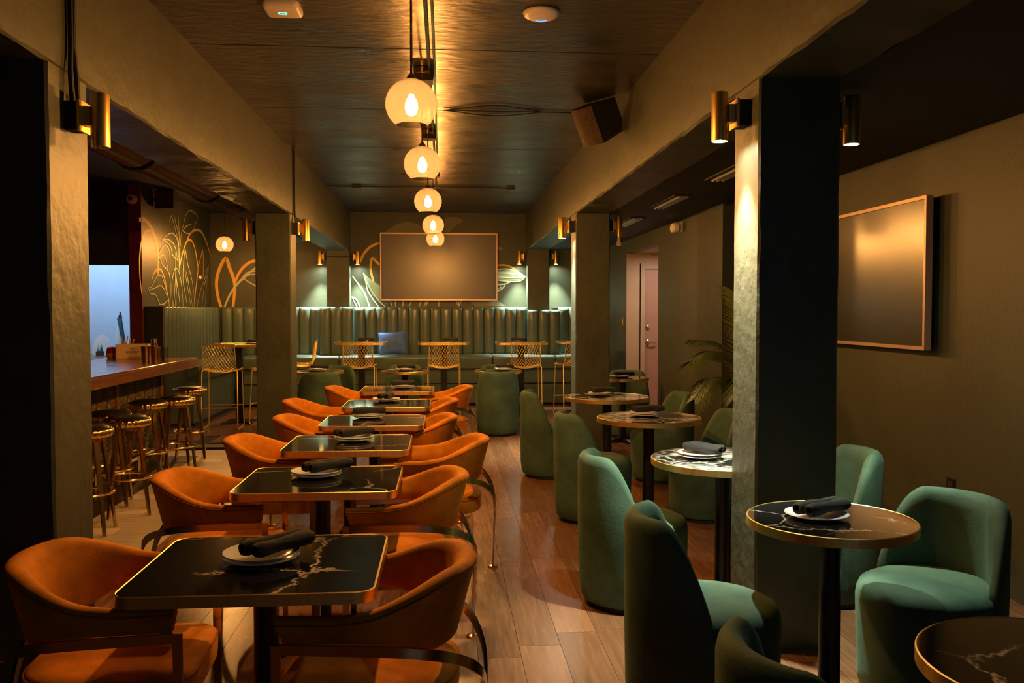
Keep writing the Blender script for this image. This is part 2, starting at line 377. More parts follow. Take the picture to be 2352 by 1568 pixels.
MURAL = {"left_gold":[[0.0594,[[11.351,2.662],[11.524,2.684],[11.713,2.643],[11.865,2.572],[11.99,2.449],[12.057,2.32],[12.072,2.176],[12.055,2.068],[12.053,2.01]]],[0.0346,[[11.427,1.7],[11.357,1.908],[11.344,2.09],[11.373,2.273],[11.445,2.415],[11.543,2.516],[11.682,2.56],[11.821,2.545],[11.91,2.481],[12.014,2.336]]],[0.0238,[[11.809,1.934],[11.883,2.013],[12.061,2.078],[12.211,2.056],[12.329,1.952],[12.416,1.796],[12.504,1.647]]],[0.0302,[[13.028,2.176],[13.14,2.33],[13.327,2.513],[13.476,2.579],[13.664,2.572],[13.814,2.461],[13.924,2.279],[13.959,2.168],[13.869,1.941],[13.783,1.771],[13.735,1.573]]],[0.0346,[[13.403,2.583],[13.633,2.711],[13.906,2.769],[14.188,2.761],[14.435,2.644],[14.602,2.516],[14.707,2.405]]],[0.0194,[[13.96,2.191],[14.129,2.37],[14.238,2.479],[14.271,2.298],[14.263,2.125],[14.217,2.02]]]],"left_leaf":[[0.013,[[12.517,1.568],[12.576,1.799],[12.536,2.0],[12.429,2.086],[12.245,2.136],[12.142,2.209],[12.098,2.235]]],[0.013,[[12.098,2.235],[12.147,2.336],[12.318,2.407],[12.474,2.398],[12.55,2.313],[12.559,2.152],[12.536,2.0]]],[0.013,[[12.098,2.235],[12.22,2.272],[12.342,2.26],[12.402,2.194],[12.461,2.097]]],[0.013,[[12.229,2.478],[12.45,2.566],[12.677,2.611],[12.874,2.561],[12.971,2.444],[12.998,2.279],[12.973,2.101]]],[0.013,[[12.229,2.478],[12.479,2.508],[12.703,2.476],[12.833,2.393],[12.895,2.273]]],[0.013,[[12.229,2.478],[12.445,2.466],[12.603,2.407],[12.696,2.302],[12.928,2.244]]],[0.013,[[11.635,1.815],[11.761,1.828],[11.909,1.928],[12.058,1.996],[12.207,1.977],[12.325,1.863],[12.444,1.716],[12.501,1.568]]],[0.013,[[11.635,1.815],[11.73,1.742],[11.9,1.736],[12.014,1.671],[12.1,1.604],[12.283,1.615],[12.41,1.656],[12.504,1.647]]],[0.013,[[11.704,1.789],[11.933,1.823],[12.111,1.857],[12.261,1.822],[12.412,1.716]]],[0.013,[[12.973,2.101],[12.968,2.382],[12.995,2.592],[12.984,2.747],[12.957,2.89]]],[0.013,[[12.973,2.486],[12.876,2.603],[12.781,2.727],[12.686,2.82],[12.655,2.857],[12.554,2.756]]],[0.013,[[12.996,2.613],[12.849,2.765],[12.786,2.851]]],[0.013,[[13.04,2.449],[13.082,2.599],[13.195,2.767],[13.346,2.942],[13.572,3.032],[13.8,3.014],[13.956,2.987],[13.831,2.851],[13.633,2.711],[13.407,2.67],[13.156,2.69]]],[0.013,[[13.191,2.693],[13.338,2.771],[13.6,2.828]]],[0.013,[[12.663,1.569],[12.737,1.752],[12.801,2.062],[12.814,2.351]]],[0.013,[[12.663,1.569],[12.61,1.851],[12.753,2.101],[12.955,2.079],[13.084,1.864],[13.141,1.571]]],[0.013,[[13.001,1.57],[12.908,1.807],[12.816,2.011]]],[0.013,[[12.746,1.569],[12.843,1.857],[12.801,2.062]]],[0.013,[[13.357,1.572],[13.223,1.814],[13.144,2.024],[13.268,2.413],[13.387,2.227],[13.635,1.933],[13.735,1.573]]],[0.013,[[13.543,1.572],[13.371,1.871],[13.238,2.134]]],[0.013,[[13.619,1.573],[13.446,1.895],[13.308,2.105]]],[0.013,[[13.852,1.574],[14.064,1.833],[14.322,2.035],[14.546,2.255],[14.449,2.017],[14.301,1.575]]],[0.013,[[14.134,1.575],[14.273,1.896],[14.43,2.074]]]],"back_gold":[[0.0504,[[-3.669,1.577],[-3.719,1.753],[-3.74,1.967],[-3.703,2.169],[-3.59,2.383],[-3.527,2.229],[-3.471,2.075],[-3.443,1.932],[-3.457,1.753],[-3.476,1.577]]],[0.0432,[[-3.437,1.992],[-3.389,2.111],[-3.306,2.23],[-3.2,2.314],[-3.094,2.344],[-2.953,2.351]]],[0.0411,[[-1.401,2.315],[-1.333,2.465],[-1.225,2.58],[-1.09,2.642],[-0.887,2.684]]],[0.0384,[[-1.174,2.004],[-1.207,2.126],[-1.22,2.262],[-1.192,2.397],[-1.132,2.343],[-1.065,2.276]]],[0.0247,[[0.899,2.284],[1.024,2.287],[1.148,2.25],[1.258,2.182]]]],"back_leaf":[[0.036,[[-3.616,1.577],[-3.533,1.765],[-3.426,1.932],[-3.308,2.052],[-3.201,2.147],[-3.095,2.231]]],[0.0192,[[-3.307,2.063],[-3.202,2.111],[-3.096,2.124]]],[0.0192,[[-3.308,2.052],[-3.215,1.992],[-3.098,1.921]]],[0.0192,[[-3.331,2.052],[-3.236,2.147],[-3.096,2.171]]],[0.0219,[[-1.524,2.098],[-1.444,1.989],[-1.35,1.854],[-1.297,1.745],[-1.244,1.589]]],[0.0192,[[-1.342,2.153],[-1.282,1.99],[-1.189,1.827],[-1.095,1.691],[-0.987,1.589]]],[0.0192,[[-1.342,2.153],[-1.309,2.03],[-1.27,1.854],[-1.189,1.718],[-1.096,1.589]]],[0.0219,[[-1.533,1.752],[-1.459,1.704],[-1.406,1.589]]],[0.0164,[[-1.533,1.752],[-1.486,1.65],[-1.453,1.589]]],[0.0219,[[0.899,2.16],[1.134,2.147],[1.376,2.093]]],[0.0219,[[0.899,2.091],[1.134,2.072],[1.376,2.093]]],[0.0219,[[0.899,2.036],[1.065,2.016],[1.272,2.017],[1.376,2.093]]],[0.0192,[[0.899,2.208],[1.065,2.223],[1.245,2.175],[1.376,2.093]]],[0.0192,[[0.899,1.954],[1.023,1.968],[1.148,2.017]]],[0.0192,[[0.899,1.844],[0.996,1.906],[1.037,1.975]]],[0.0137,[[0.899,1.878],[0.968,1.92]]],[0.0205,[[-0.906,1.705],[-0.865,1.589]]],[0.0205,[[-0.817,1.705],[-0.811,1.589]]],[0.0205,[[-0.682,1.705],[-0.689,1.589]]],[0.0205,[[-0.532,1.705],[-0.587,1.589]]],[0.0205,[[-0.376,1.705],[-0.417,1.589]]],[0.0205,[[-0.294,1.705],[-0.336,1.589]]],[0.0205,[[-0.26,1.705],[-0.308,1.589]]],[0.0205,[[-0.09,1.705],[-0.09,1.589]]],[0.0205,[[0.191,1.706],[0.245,1.589]]],[0.0205,[[0.307,1.706],[0.245,1.589]]],[0.0205,[[0.246,1.706],[0.245,1.589]]]],"back_fill":[[0.0,[[-1.342,2.153],[-1.241,2.058],[-1.067,1.936],[-1.068,1.691],[-1.189,1.772],[-1.289,1.963]]],[0.0,[[0.899,2.188],[1.065,2.209],[1.245,2.175],[1.376,2.093],[1.272,2.031],[1.12,2.03],[0.899,2.05]]]],"back_pale":[[0.0,[[-0.981,2.839],[-0.778,2.963],[-0.615,3.005],[-0.439,2.975],[-0.344,2.898],[-0.331,2.823],[-0.981,2.819]]],[0.0,[[0.024,3.078],[0.215,3.093],[0.337,3.033],[0.214,2.957],[0.091,2.833],[0.009,2.833]]],[0.0,[[0.9,2.627],[0.955,2.586],[0.996,2.534],[0.9,2.544]]],[0.0,[[0.403,1.706],[0.899,1.693],[1.037,1.596],[0.527,1.589]]]]}

# ---------------------------------------------------------------- the room
CEIL = 3.155; RCEIL = 2.54; YB = 14.72; YF = -2.5; XR = 2.99; XR2 = 2.65; XL2 = -3.83
LX0, LX1 = -1.91, -1.55        # left beam and columns
RX0, RX1 = 1.375, 1.74         # right beam and columns

rng = random.Random(4)
floor = struct('floor', MB().box(-6.5, 4.0, YF, YB + 0.3, -0.10, -0.013), 'seam', 'brown wooden plank floor of the dining room')
PW, PL = 0.19, 1.22
plank_me = MB().box(-PW / 2 + 0.001, PW / 2 - 0.001, -PL / 2 + 0.001, PL / 2 - 0.001, -0.012, 0).mesh('plank', 0)
plank_me.materials.append(M['wood'])
cells = []
x = -3.75
while x < 3.95:
    off = rng.random() * PL; y = YF + off
    while y < YB + 0.3:
        ok = (x > LX0 and x < XR) or (y > 10.35 and x > -3.9 and x < XR) or (x >= XR and y > 10.2 and y < 13)
        if ok: cells.append((x, y))
        y += PL
    x += PW
def in_view(c):
    x, y = c
    return y > 1.6 and -0.46 * y < x < 0.70 * y
seen = sorted([c for c in cells if in_view(c)], key=lambda c: c[1]); rest = [c for c in cells if not in_view(c)]
rest += seen[290:]; seen = seen[:290]
for c in seen: link('plank', plank_me, floor, (c[0], c[1], 0))
mb = MB()
for x, y in rest: mb.box(x - PW / 2 + 0.001, x + PW / 2 - 0.001, y - PL / 2 + 0.001, y + PL / 2 - 0.001, -0.012, 0)
tag(mb.build('plank_field', 'wood', floor, 0), kind='stuff')

floor2 = struct('floor', MB().box(-6.4, LX0 + 0.02, YF, 9.78, -0.0129, -0.0121), 'seam', 'pale worn plank floor beside the copper bar')
plank2 = MB().box(-PL / 2 + 0.001, PL / 2 - 0.001, -PW / 2 + 0.001, PW / 2 - 0.001, -0.012, 0.0005).mesh('plank', 0)
plank2.materials.append(M['woodbar'])
mb = MB(); y = 3.3; row = 0
while y < 9.75:
    x = LX0 + 0.06 - 0.40 * (1 + row * 2 % 3)
    mb.box(x + 0.001, LX0 + 0.06, y - PW / 2 + 0.001, y + PW / 2 - 0.001, -0.012, 0.0005)
    for k in range(2): link('plank', plank2, floor2, (x - PL / 2 - k * PL, y, 0))
    y += PW; row += 1
tag(mb.build('plank_ends', 'woodbar', floor2, 0), kind='stuff')
struct('trim_1', MB().box(-3.8, LX0 + 0.05, 9.80, 10.02, -0.012, 0.012), 'mat', 'dark strip across the floor beyond the bar stools')  # low dark strip where the pale bar planks stop
struct('trim_2', MB().box(-2.86, -2.56, YF, 9.3, -0.012, 0.002), 'mat', 'dark floor strip along the foot of the bar')  # thin dark strip laid flat under the counter overhang

# ceilings
ceiling = struct('ceiling', MB().box(LX1 - 0.1, RX0 + 0.1, YF, YB, CEIL + 0.006, CEIL + 0.1), 'seam', 'dark green panelled ceiling over the middle aisle')
pan = MB().box(LX1, RX0, -0.825, 0.825, 0, 0.02).mesh('ceiling_panel', 0); pan.materials.append(M['ceiling'])
y = 5.54 - 1.664 * 4.5
while y < YB:
    link('ceiling_panel', pan, ceiling, (0, y, CEIL)); y += 1.664
struct('ceiling', MB().box(-6.5, LX0, YF, YB, 3.12, 3.2), 'blackpaint', 'black ceiling over the bar')
struct('ceiling', MB().box(RX1, 4.0, YF, YB, RCEIL, RCEIL + 0.1), 'blackpaint', 'low black ceiling over the right hand aisle')

# beams and columns: slightly worn plaster
def rough_box(mb, x0, x1, y0, y1, z0, z1, step, amp, seed, axis):
    """long box with uneven bottom arrises; cross-section ring lofted along an axis"""
    r = random.Random(seed); n = max(2, int((y1 - y0) / step) if axis == 'y' else int((z1 - z0) / step)); rings = []
    for i in range(n + 1):
        t = i / n
        j = lambda: r.uniform(-amp, amp)
        if axis == 'y':
            y = y0 + (y1 - y0) * t; b = 0.012
            rings.append([(x0, y, z1), (x1, y, z1), (x1 + j() * .3, y, z0 + b + j()), (x1 - b + j(), y, z0 + j() * .7), ((x0 + x1) / 2, y, z0 + j()), (x0 + b + j(), y, z0 + j() * .7), (x0 + j() * .3, y, z0 + b + j())])
        else:
            z = z0 + (z1 - z0) * t; b = 0.010; ring = []
            for (cx, cy, dx, dy) in ((x0, y0, 1, 1), (x1, y0, -1, 1), (x1, y1, -1, -1), (x0, y1, 1, -1)):
                p = (cx + dx * (b + j()), cy + j() * .2); q = (cx + j() * .2, cy + dy * (b + j()))
                ring += [q, p] if (dx * dy > 0) else [p, q]
            rings.append([(a, c, z) for a, c in ring])
    return mb.loft(rings)

struct('trim_3', rough_box(MB(), LX0, LX1, YF, YB, 2.50, CEIL + 0.05, 0.09, 0.006, 1, 'y'), 'plaster', 'painted plaster beam running along the left columns', None, 25)
struct('trim_4', rough_box(MB(), RX0, RX1, YF, YB, 2.535, CEIL + 0.05, 0.09, 0.006, 2, 'y'), 'plaster', 'painted plaster beam running along the right columns', None, 25)
for i, (x0, x1, y0, y1, zt, lab) in enumerate([
        (LX0, LX1, 3.58, 3.965, 2.5, 'square plastered column nearest the camera on the left'),
        (RX0, RX1 + 0.005, 3.74, 4.065, 2.535, 'square plastered column nearest the camera on the right'),
        (-1.90, LX1, 8.99, 9.34, 2.5, 'square plastered column in mid room on the left'),
        (RX0, 1.735, 9.05, 9.38, 2.535, 'square plastered column in mid room on the right'),
        (-1.905, -1.54, 14.40, YB, 2.5, 'plastered pier on the back wall left of the television'),
        (1.383, 1.746, 14.40, YB, 2.535, 'plastered pier on the back wall right of the television')]):
    struct('column', rough_box(MB(), x0, x1, y0, y1, 0.0, zt, 0.12, 0.004, 10 + i, 'z'), 'plaster', lab, None, 25)

# walls
def with_hole(mb, axis, c0, c1, a0, a1, z0, z1, h0, h1, hz0, hz1):
    """wall slab (thickness c0..c1 on axis) with one rectangular opening"""
    B = (lambda p, q, r, s: mb.box(c0, c1, p, q, r, s)) if axis == 'x' else (lambda p, q, r, s: mb.box(p, q, c0, c1, r, s))
    B(a0, h0, z0, z1); B(h1, a1, z0, z1); B(h0, h1, hz1, z1)
    if hz0 > z0: B(h0, h1, z0, hz0)
    return mb
wall_back = struct('wall_back', MB().box(XL2 - 0.2, 4.0, YB, YB + 0.2, 0, 3.25), 'paint', 'dark green back wall with painted leaf mural')
wall_left = struct('wall_left', MB().box(-3.98, XL2, 11.45, YB, 0, 3.15), 'paint', 'dark green side wall with arched leaf mural')
struct('trim_5', MB().box(-3.985, XL2 + 0.004, 11.42, 11.45, 0, 3.12), 'redpaint', 'dark red end face of the mural wall beside the kitchen hatch')
struct('wall_kitchen', with_hole(MB(), 'y', 11.45, 11.57, -6.5, -3.98, 0, 3.15, -6.0, -3.99, 0.86, 2.10), 'blackpaint', 'black wall above the bright kitchen hatch')
struct('wall_kitchen', MB().box(-6.5, -3.98, 12.9, 13.0, 0, 3.15), 'whitewall', 'pale kitchen wall seen through the hatch')
struct('wall_kitchen', MB().box(-4.0, -3.985, 11.57, 12.9, 0, 3.15), 'whitewall', 'pale kitchen side wall behind the mural wall')
struct('wall_right', MB().box(XR, XR + 0.15, YF, 8.15, 0, RCEIL), 'paint', 'dark green right hand wall with the side television')
struct('wall_right', MB().box(XR2, XR + 0.2, 8.15, 8.30, 0, RCEIL), 'paint', 'dark green wall return behind the palm')
struct('wall_right', with_hole(MB(), 'x', XR2, XR2 + 0.12, 8.30, YB, 0, RCEIL, 10.65, 12.55, 0.0, 2.35), 'paint', 'dark green wall with the door alcove opening')
struct('wall_alcove', with_hole(MB(), 'y', 12.54, 12.65, XR2 + 0.001, 3.95, 0, 2.4, 2.88, 3.74, 0.0, 2.16), 'alcove', 'taupe end wall of the door alcove')
struct('wall_alcove', MB().box(3.95, 4.0, 10.5, 12.65, 0, 2.4), 'alcove', 'taupe side wall of the door alcove')
struct('wall_alcove', MB().box(XR2 + 0.12, 3.95, 10.53, 10.65, 0, 2.4), 'alcove', 'taupe near wall of the door alcove')
struct('ceiling', MB().box(XR2 + 0.12, 3.95, 10.65, 12.55, 2.35, 2.40), 'alcove', 'taupe soffit of the door alcove')
struct('wall_bar', MB().box(-6.6, -6.5, YF, 13.0, 0, 3.2), 'blackpaint', 'black wall behind the bar')
struct('wall_front', with_hole(MB(), 'y', YF - 0.15, YF, -6.6, 4.0, 0, 3.3, 0.3, 2.5, 1.0, 2.3), 'paint', 'dark green street wall behind the camera')
w = MB(); w.box(0.3, 2.5, YF - 0.09, YF - 0.07, 1.0, 2.3)
win = struct('window_1', w, 'pane', 'street window behind the camera')
fr = MB()
for a, b, c, d in ((0.3, 0.36, 1.0, 2.3), (2.44, 2.5, 1.0, 2.3), (0.36, 2.44, 1.0, 1.06), (0.36, 2.44, 2.24, 2.3), (1.37, 1.43, 1.06, 2.24)): fr.box(a, b, YF - 0.12, YF - 0.04, c, d)
fr.build('window_frame', 'blackmat', win, 0)
struct('baseboard_right', MB().box(XR - 0.012, XR, YF, 8.15, 0, 0.12), 'paint', 'low green baseboard on the right hand wall')
struct('baseboard_right', MB().box(XR2 - 0.012, XR2, 8.15, 10.65, 0, 0.12), 'paint', 'low green baseboard before the door alcove')

# alcove door
door = struct('door_1', MB().box(2.92, 3.70, 12.57, 12.61, 0.01, 2.125), 'doorpaint', 'brown pink door in the alcove with nickel lever')
f = MB(); f.box(2.86, 2.92, 12.525, 12.66, 0, 2.19); f.box(3.70, 3.76, 12.525, 12.66, 0, 2.19); f.box(2.92, 3.70, 12.525, 12.66, 2.13, 2.19)
f.box(2.845, 2.86, 12.54, 12.56, 0, 2.205)
f.build('door_frame', 'alcove', door, 0)
h = MB(); h.lathe([(0.034, 0), (0.034, 0.012), (0.022, 0.018), (0.014, 0.05)], 20)
h.xf(Matrix.Translation((2.975, 12.57, 1.06)) @ Matrix.Rotation(PI / 2, 4, 'X'))
h.bar([(2.975, 12.52, 1.06), (3.03, 12.518, 1.055), (3.09, 12.525, 1.05)], [(0, 1, 0)] * 3, 0.02, 0.012)
h.build('door_lever', 'chrome', door)
h = MB(); h.lathe([(0.032, 0), (0.032, 0.014), (0.02, 0.022)], 20); h.xf(Matrix.Translation((2.975, 12.57, 1.275)) @ Matrix.Rotation(PI / 2, 4, 'X'))
h.build('deadbolt', 'chrome', door)

# mural paint on the two walls
def ribbon(mb, pts, w, place, lift):
    P = spline([(a, b) for a, b in pts], 7) if len(pts) > 2 else [Vector(p) for p in pts]
    L = []; n = len(P)
    for i, p in enumerate(P):
        t = (P[min(n - 1, i + 1)] - P[max(0, i - 1)]); t.normalize(); nn = Vector((-t.y, t.x))
        ww = w * (0.55 + 0.45 * math.sin(PI * min(1, max(0, 0.12 + 0.76 * i / (n - 1))))) / 2
        L.append((p + nn * ww, p - nn * ww))
    vs = [place(q, lift) for pr in L for q in pr]
    mb.add(vs, [(2 * i, 2 * i + 1, 2 * i + 3, 2 * i + 2) for i in range(n - 1)])
on_left = lambda q, d: (XL2 + d, q[0], q[1])
on_back = lambda q, d: (q[0], YB - d, q[1])
def strokes(name, key, m, place, parent, lift):
    mb = MB()
    for k, (w, pts) in enumerate(MURAL[key]):
        if w > 0: ribbon(mb, pts, w * (1.2 if place is on_left else 1.1), place, lift + 0.0002 * k)
        else: mb.add([place(q, lift + 0.0002 * k) for q in pts], [tuple(range(len(pts)))])
    o = mb.build(name, m, parent, 0); return o
strokes('mural_arches', 'left_gold', 'gold', on_left, wall_left, 0.002)
strokes('mural_leaves', 'left_leaf', 'leafpaint', on_left, wall_left, 0.005)
strokes('mural_shade', 'back_pale', 'leafdim', on_back, wall_back, 0.001)
strokes('mural_fill', 'back_fill', 'leaffill', on_back, wall_back, 0.002)
strokes('mural_arches', 'back_gold', 'gold', on_back, wall_back, 0.004)
strokes('mural_leaves', 'back_leaf', 'leafpaint', on_back, wall_back, 0.007)

# ---------------------------------------------------------------- banquettes
def channel_mesh(h, w=0.18, d=0.11):
    """one upright padded channel, front towards -y, back at y=0"""
    rings = []
    zs = [(0, 0.6), (0.02, 0.92), (0.06, 1.0)] + [(h * t, 1.0) for t in (0.25, 0.5, 0.75)] + [(h - 0.05, 1.0), (h - 0.015, 0.86), (h, 0.55)]
    for z, k in zs:
        ring = [(-w / 2, 0, z)]
        for j in range(9):
            a = -1 + 2 * j / 8
            ring.append((a * w / 2 * 0.992, -d * k * (0.62 + 0.38 * math.sqrt(max(0, 1 - a * a))), z))
        ring.append((w / 2, 0, z)); rings.append(ring)
    me = MB().loft(rings).mesh('back_channel', 60); me.materials.append(M['leather']); return me
CH = channel_mesh(0.80); CHS = channel_mesh(0.755)
def cushion(x0, x1, y0, y1, z0, z1, r=0.05):
    """seat cushion with a rolled front (front at y0)"""
    rings = []
    prof = [(y1, z0), (y0 + 0.02, z0)] + [(y0 + r - r * math.cos(a), z1 - r + r * math.sin(a)) for a in [PI / 2 * k / 5 for k in range(6)]] + [(y0 + 0.25, z1 + 0.006), (y1, z1)]
    for x, k in ((x0, 0.975), (x0 + 0.012, 0.995), (x0 + 0.04, 1.0), (x1 - 0.04, 1.0), (x1 - 0.012, 0.995), (x1, 0.975)):
        rings.append([(x, y1 - (y1 - y) * k, z0 + (z - z0) * k) for y, z in prof])
    return MB().loft(rings)

bq = thing('banquette', 'long green channel back banquette under the back wall television', 'banquette', (0, 0, 0))
BW = 0.178
x = -3.52
while x < 2.56:
    pier = (-1.98 < x < -1.46) or (1.30 < x < 1.82)
    me = CHS if (x > 1 and pier) else CH
    c = link('back_channel', me, bq, (x, 14.35 if pier else 14.54, 0.775)); c.scale = (BW / 0.18, 1, 1)
    x += BW
mb = MB(); mb.box(-3.8, 2.64, 14.54, 14.715, 0, 1.56); mb.box(-2.0, -1.45, 14.352, 14.54, 0, 1.545); mb.box(1.29, 1.83, 14.352, 14.54, 0, 1.50)
mb2 = MB()
for a, b in ((-3.60, -1.98), (-1.46, 1.30), (1.82, 2.64)): mb2.box(a, b, 14.5, 14.70, 0.76, 1.555)
mb2.build('back_board', 'leather', bq, 0)
for a, b in ((-3.20, -2.05), (-2.04, -1.66), (-1.65, 0.77), (0.78, 1.78), (1.79, 2.63)):
    cushion(a, b, 13.86, 14.48 if not (-2.1 < (a + b) / 2 < -1.5) else 14.3, 0.60, 0.80).build('seat_cushion', 'leather', bq, 40)
for a, b in ((-3.20, -1.65), (-1.64, 0.77), (0.78, 2.63)): MB().box(a, b, 13.93, 14.39, 0.36, 0.60).build('front_panel', 'leather', bq, 0)
for a, b in ((-3.20, -1.65), (-1.64, 0.77), (0.78, 2.63)): MB().box(a, b, 13.91, 14.37, 0.04, 0.345).build('base_panel', 'leather', bq, 0)
MB().box(-3.2, 2.63, 13.98, 14.36, 0, 0.04).build('plinth', 'blackmat', bq, 0)

bl = thing('banquette', 'green fluted banquette along the mural side wall', 'banquette', (0, 0, 0))
y = 11.66
while y < 14.4:
    c = link('back_channel', CH, bl, (-3.72, y, 0.775)); c.rotation_euler = (0, 0, PI / 2); c.scale = (BW / 0.18, 1, 1); y += BW
MB().box(-3.82, -3.70, 11.52, 14.38, 0, 1.57).build('back_board', 'leather', bl, 0)
e = MB(); e.box(-3.82, -3.60, 11.50, 11.57, 0, 1.575); e.build('end_panel', 'blackmat', bl, 0)
cm = cushion(-1.32, 1.32, -0.35, 0.27, 0.60, 0.80); cm.xf(Matrix.Translation((-3.52, 12.95, 0)) @ Matrix.Rotation(PI / 2, 4, 'Z'))
cm.build('seat_cushion', 'leather', bl, 40)
MB().box(-3.71, -3.26, 11.60, 13.84, 0.05, 0.60).build('front_panel', 'leather', bl, 0)
MB().box(-3.71, -3.25, 11.62, 13.84, 0, 0.05).build('plinth', 'blackmat', bl, 0)

# blue cushion leaning on the banquette
def pillow(w, h, t):
    n = 14; vs = []; fs = []
    for sgn in (1, -1):
        for i in range(n + 1):
            for j in range(n + 1):
                u = -1 + 2 * i / n; v = -1 + 2 * j / n
                k = (max(0, 1 - u * u) ** 0.42) * (max(0, 1 - v * v) ** 0.42)
                pinch = 1 - 0.07 * (1 - abs(v)) * abs(u) ** 3
                pv = 1 - 0.07 * (1 - abs(u)) * abs(v) ** 3
                cr = 0.010 * math.sin(9 * v + 2.5 * u) * math.exp(-((v + 0.1) / 0.25) ** 2) * k
                vs.append((u * w / 2 * pinch, sgn * (t / 2 * k + cr), v * h / 2 * pv))
    m = (n + 1) ** 2
    for s in range(2):
        for i in range(n):
            for j in range(n):
                a = s * m + i * (n + 1) + j; fs.append((a, a + 1, a + n + 2, a + n + 1))
    return MB().add(vs, fs)
pw = pillow(0.44, 0.37, 0.15); pw.xf(Matrix.Translation((-0.835, 14.20, 0.992)) @ Matrix.Rotation(math.radians(-3), 4, 'Y') @ Matrix.Rotation(math.radians(-12), 4, 'X'))
tag(pw.build('throw_cushion', 'blue', None, 80), 'blue velvet cushion leaning on the green banquette', 'cushion')

# ---------------------------------------------------------------- televisions
def television(label, w, h, loc, rz, scr='screen'):
    t = thing('television', label, 'television', loc, rz)
    MB().box(-w / 2 + 0.012, w / 2 - 0.012, -0.022, 0.0, -h / 2 + 0.012, h / 2 - 0.012).build('screen', scr, t, 0)
    f = MB(); b = 0.022
    for a, c, d, e in ((-w / 2, w / 2, h / 2 - b, h / 2), (-w / 2, w / 2, -h / 2, -h / 2 + b), (-w / 2, -w / 2 + b, -h / 2 + b, h / 2 - b), (w / 2 - b, w / 2, -h / 2 + b, h / 2 - b)):
        f.box(a, c, -0.032, 0.012, d, e)
    f.build('bezel', 'bezel', t, 0)
    MB().box(-w / 2 + 0.03, w / 2 - 0.03, 0.0, 0.03, -h / 2 + 0.03, h / 2 - 0.03).build('back_case', 'blackmat', t, 0)
    MB().box(-0.2, 0.2, 0.03, 0.065, -0.2, 0.2).build('wall_mount', 'blackmat', t, 0)
    return t
t = television('wide bronze framed television on the back wall', 1.955, 1.125, (-0.082, YB - 0.066, 2.25), 0)
m = MB(); m.box(-0.86, -0.82, -0.034, -0.032, -0.555, -0.548); m.build('status_light', 'white', t, 0)
television('bronze framed television on the right hand wall', 1.66, 0.937, (XR - 0.066, 5.88, 1.747), -PI / 2, 'screengloss')

# ---------------------------------------------------------------- bar
BZ = 1.03
bar = thing('bar_counter', 'long copper topped bar with fan patterned front', 'bar', (0, 0, 0))
tp = MB(); tp.box(-3.48, -2.58, 2.0, 9.35, BZ - 0.02, BZ); tp.build('counter_top', 'copper', bar, 0)
ed = MB(); ed.box(-3.46, -2.577, 2.0, 9.353, BZ - 0.095, BZ - 0.02); ed.build('counter_edge', 'walnut', bar, 0)
nz = MB(); nz.tube([(-2.577, 2.0, BZ - 0.004), (-2.577, 9.353, BZ - 0.004), (-3.40, 9.353, BZ - 0.004)], 0.005, 6); nz.build('edge_bead', 'brass', bar)
nz = MB(); nz.tube([(-2.577, 2.0, BZ - 0.095), (-2.577, 9.353, BZ - 0.095)], 0.004, 6); nz.build('edge_bead', 'brass', bar)
MB().box(-3.25, -2.85, 2.0, 9.05, 0, BZ - 0.095).build('body', 'blackmat', bar, 0)
# fan inlay: nested arches on the front and end faces
fan = MB()
def arch(place, c, z0, w, h):
    for k in range(6):
        s = 1 - k * 0.165; pts = []
        for j in range(13):
            a = PI * j / 12; pts.append((c + w / 2 * s * math.cos(a), z0 + h * s * math.sin(a) ** 0.8))
        P = [place(*p) for p in pts]
        fan.tube(P, 0.0032, 4)
fw, fh = 0.23, 0.27
for r in range(4):
    z0 = 0.06 + r * 0.21; y = 5.4 + (r % 2) * fw / 2
    while y < 8.95:
        arch(lambda a, z: (-2.848, a, z), y, z0, fw, fh); y += fw
o = fan.build('fan_inlay', 'inlay', bar); tag(o, kind='stuff')
for y in (5.2, 6.5, 7.8, 9.0): MB().box(-2.852, -2.832, y - 0.03, y + 0.03, 0, BZ - 0.095).build('pilaster', 'walnut', bar, 0)
fr = MB(); fr.tube([(-2.80, 2.0, 0.17), (-2.80, 9.0, 0.17)], 0.02, 10); fr.build('foot_rail', 'brass', bar)
for y in (4.4, 5.9, 7.4, 8.8):
    b = MB(); b.tube([(-2.85, y, 0.10), (-2.80, y, 0.17)], 0.011, 6); b.build('rail_bracket', 'brass', bar)

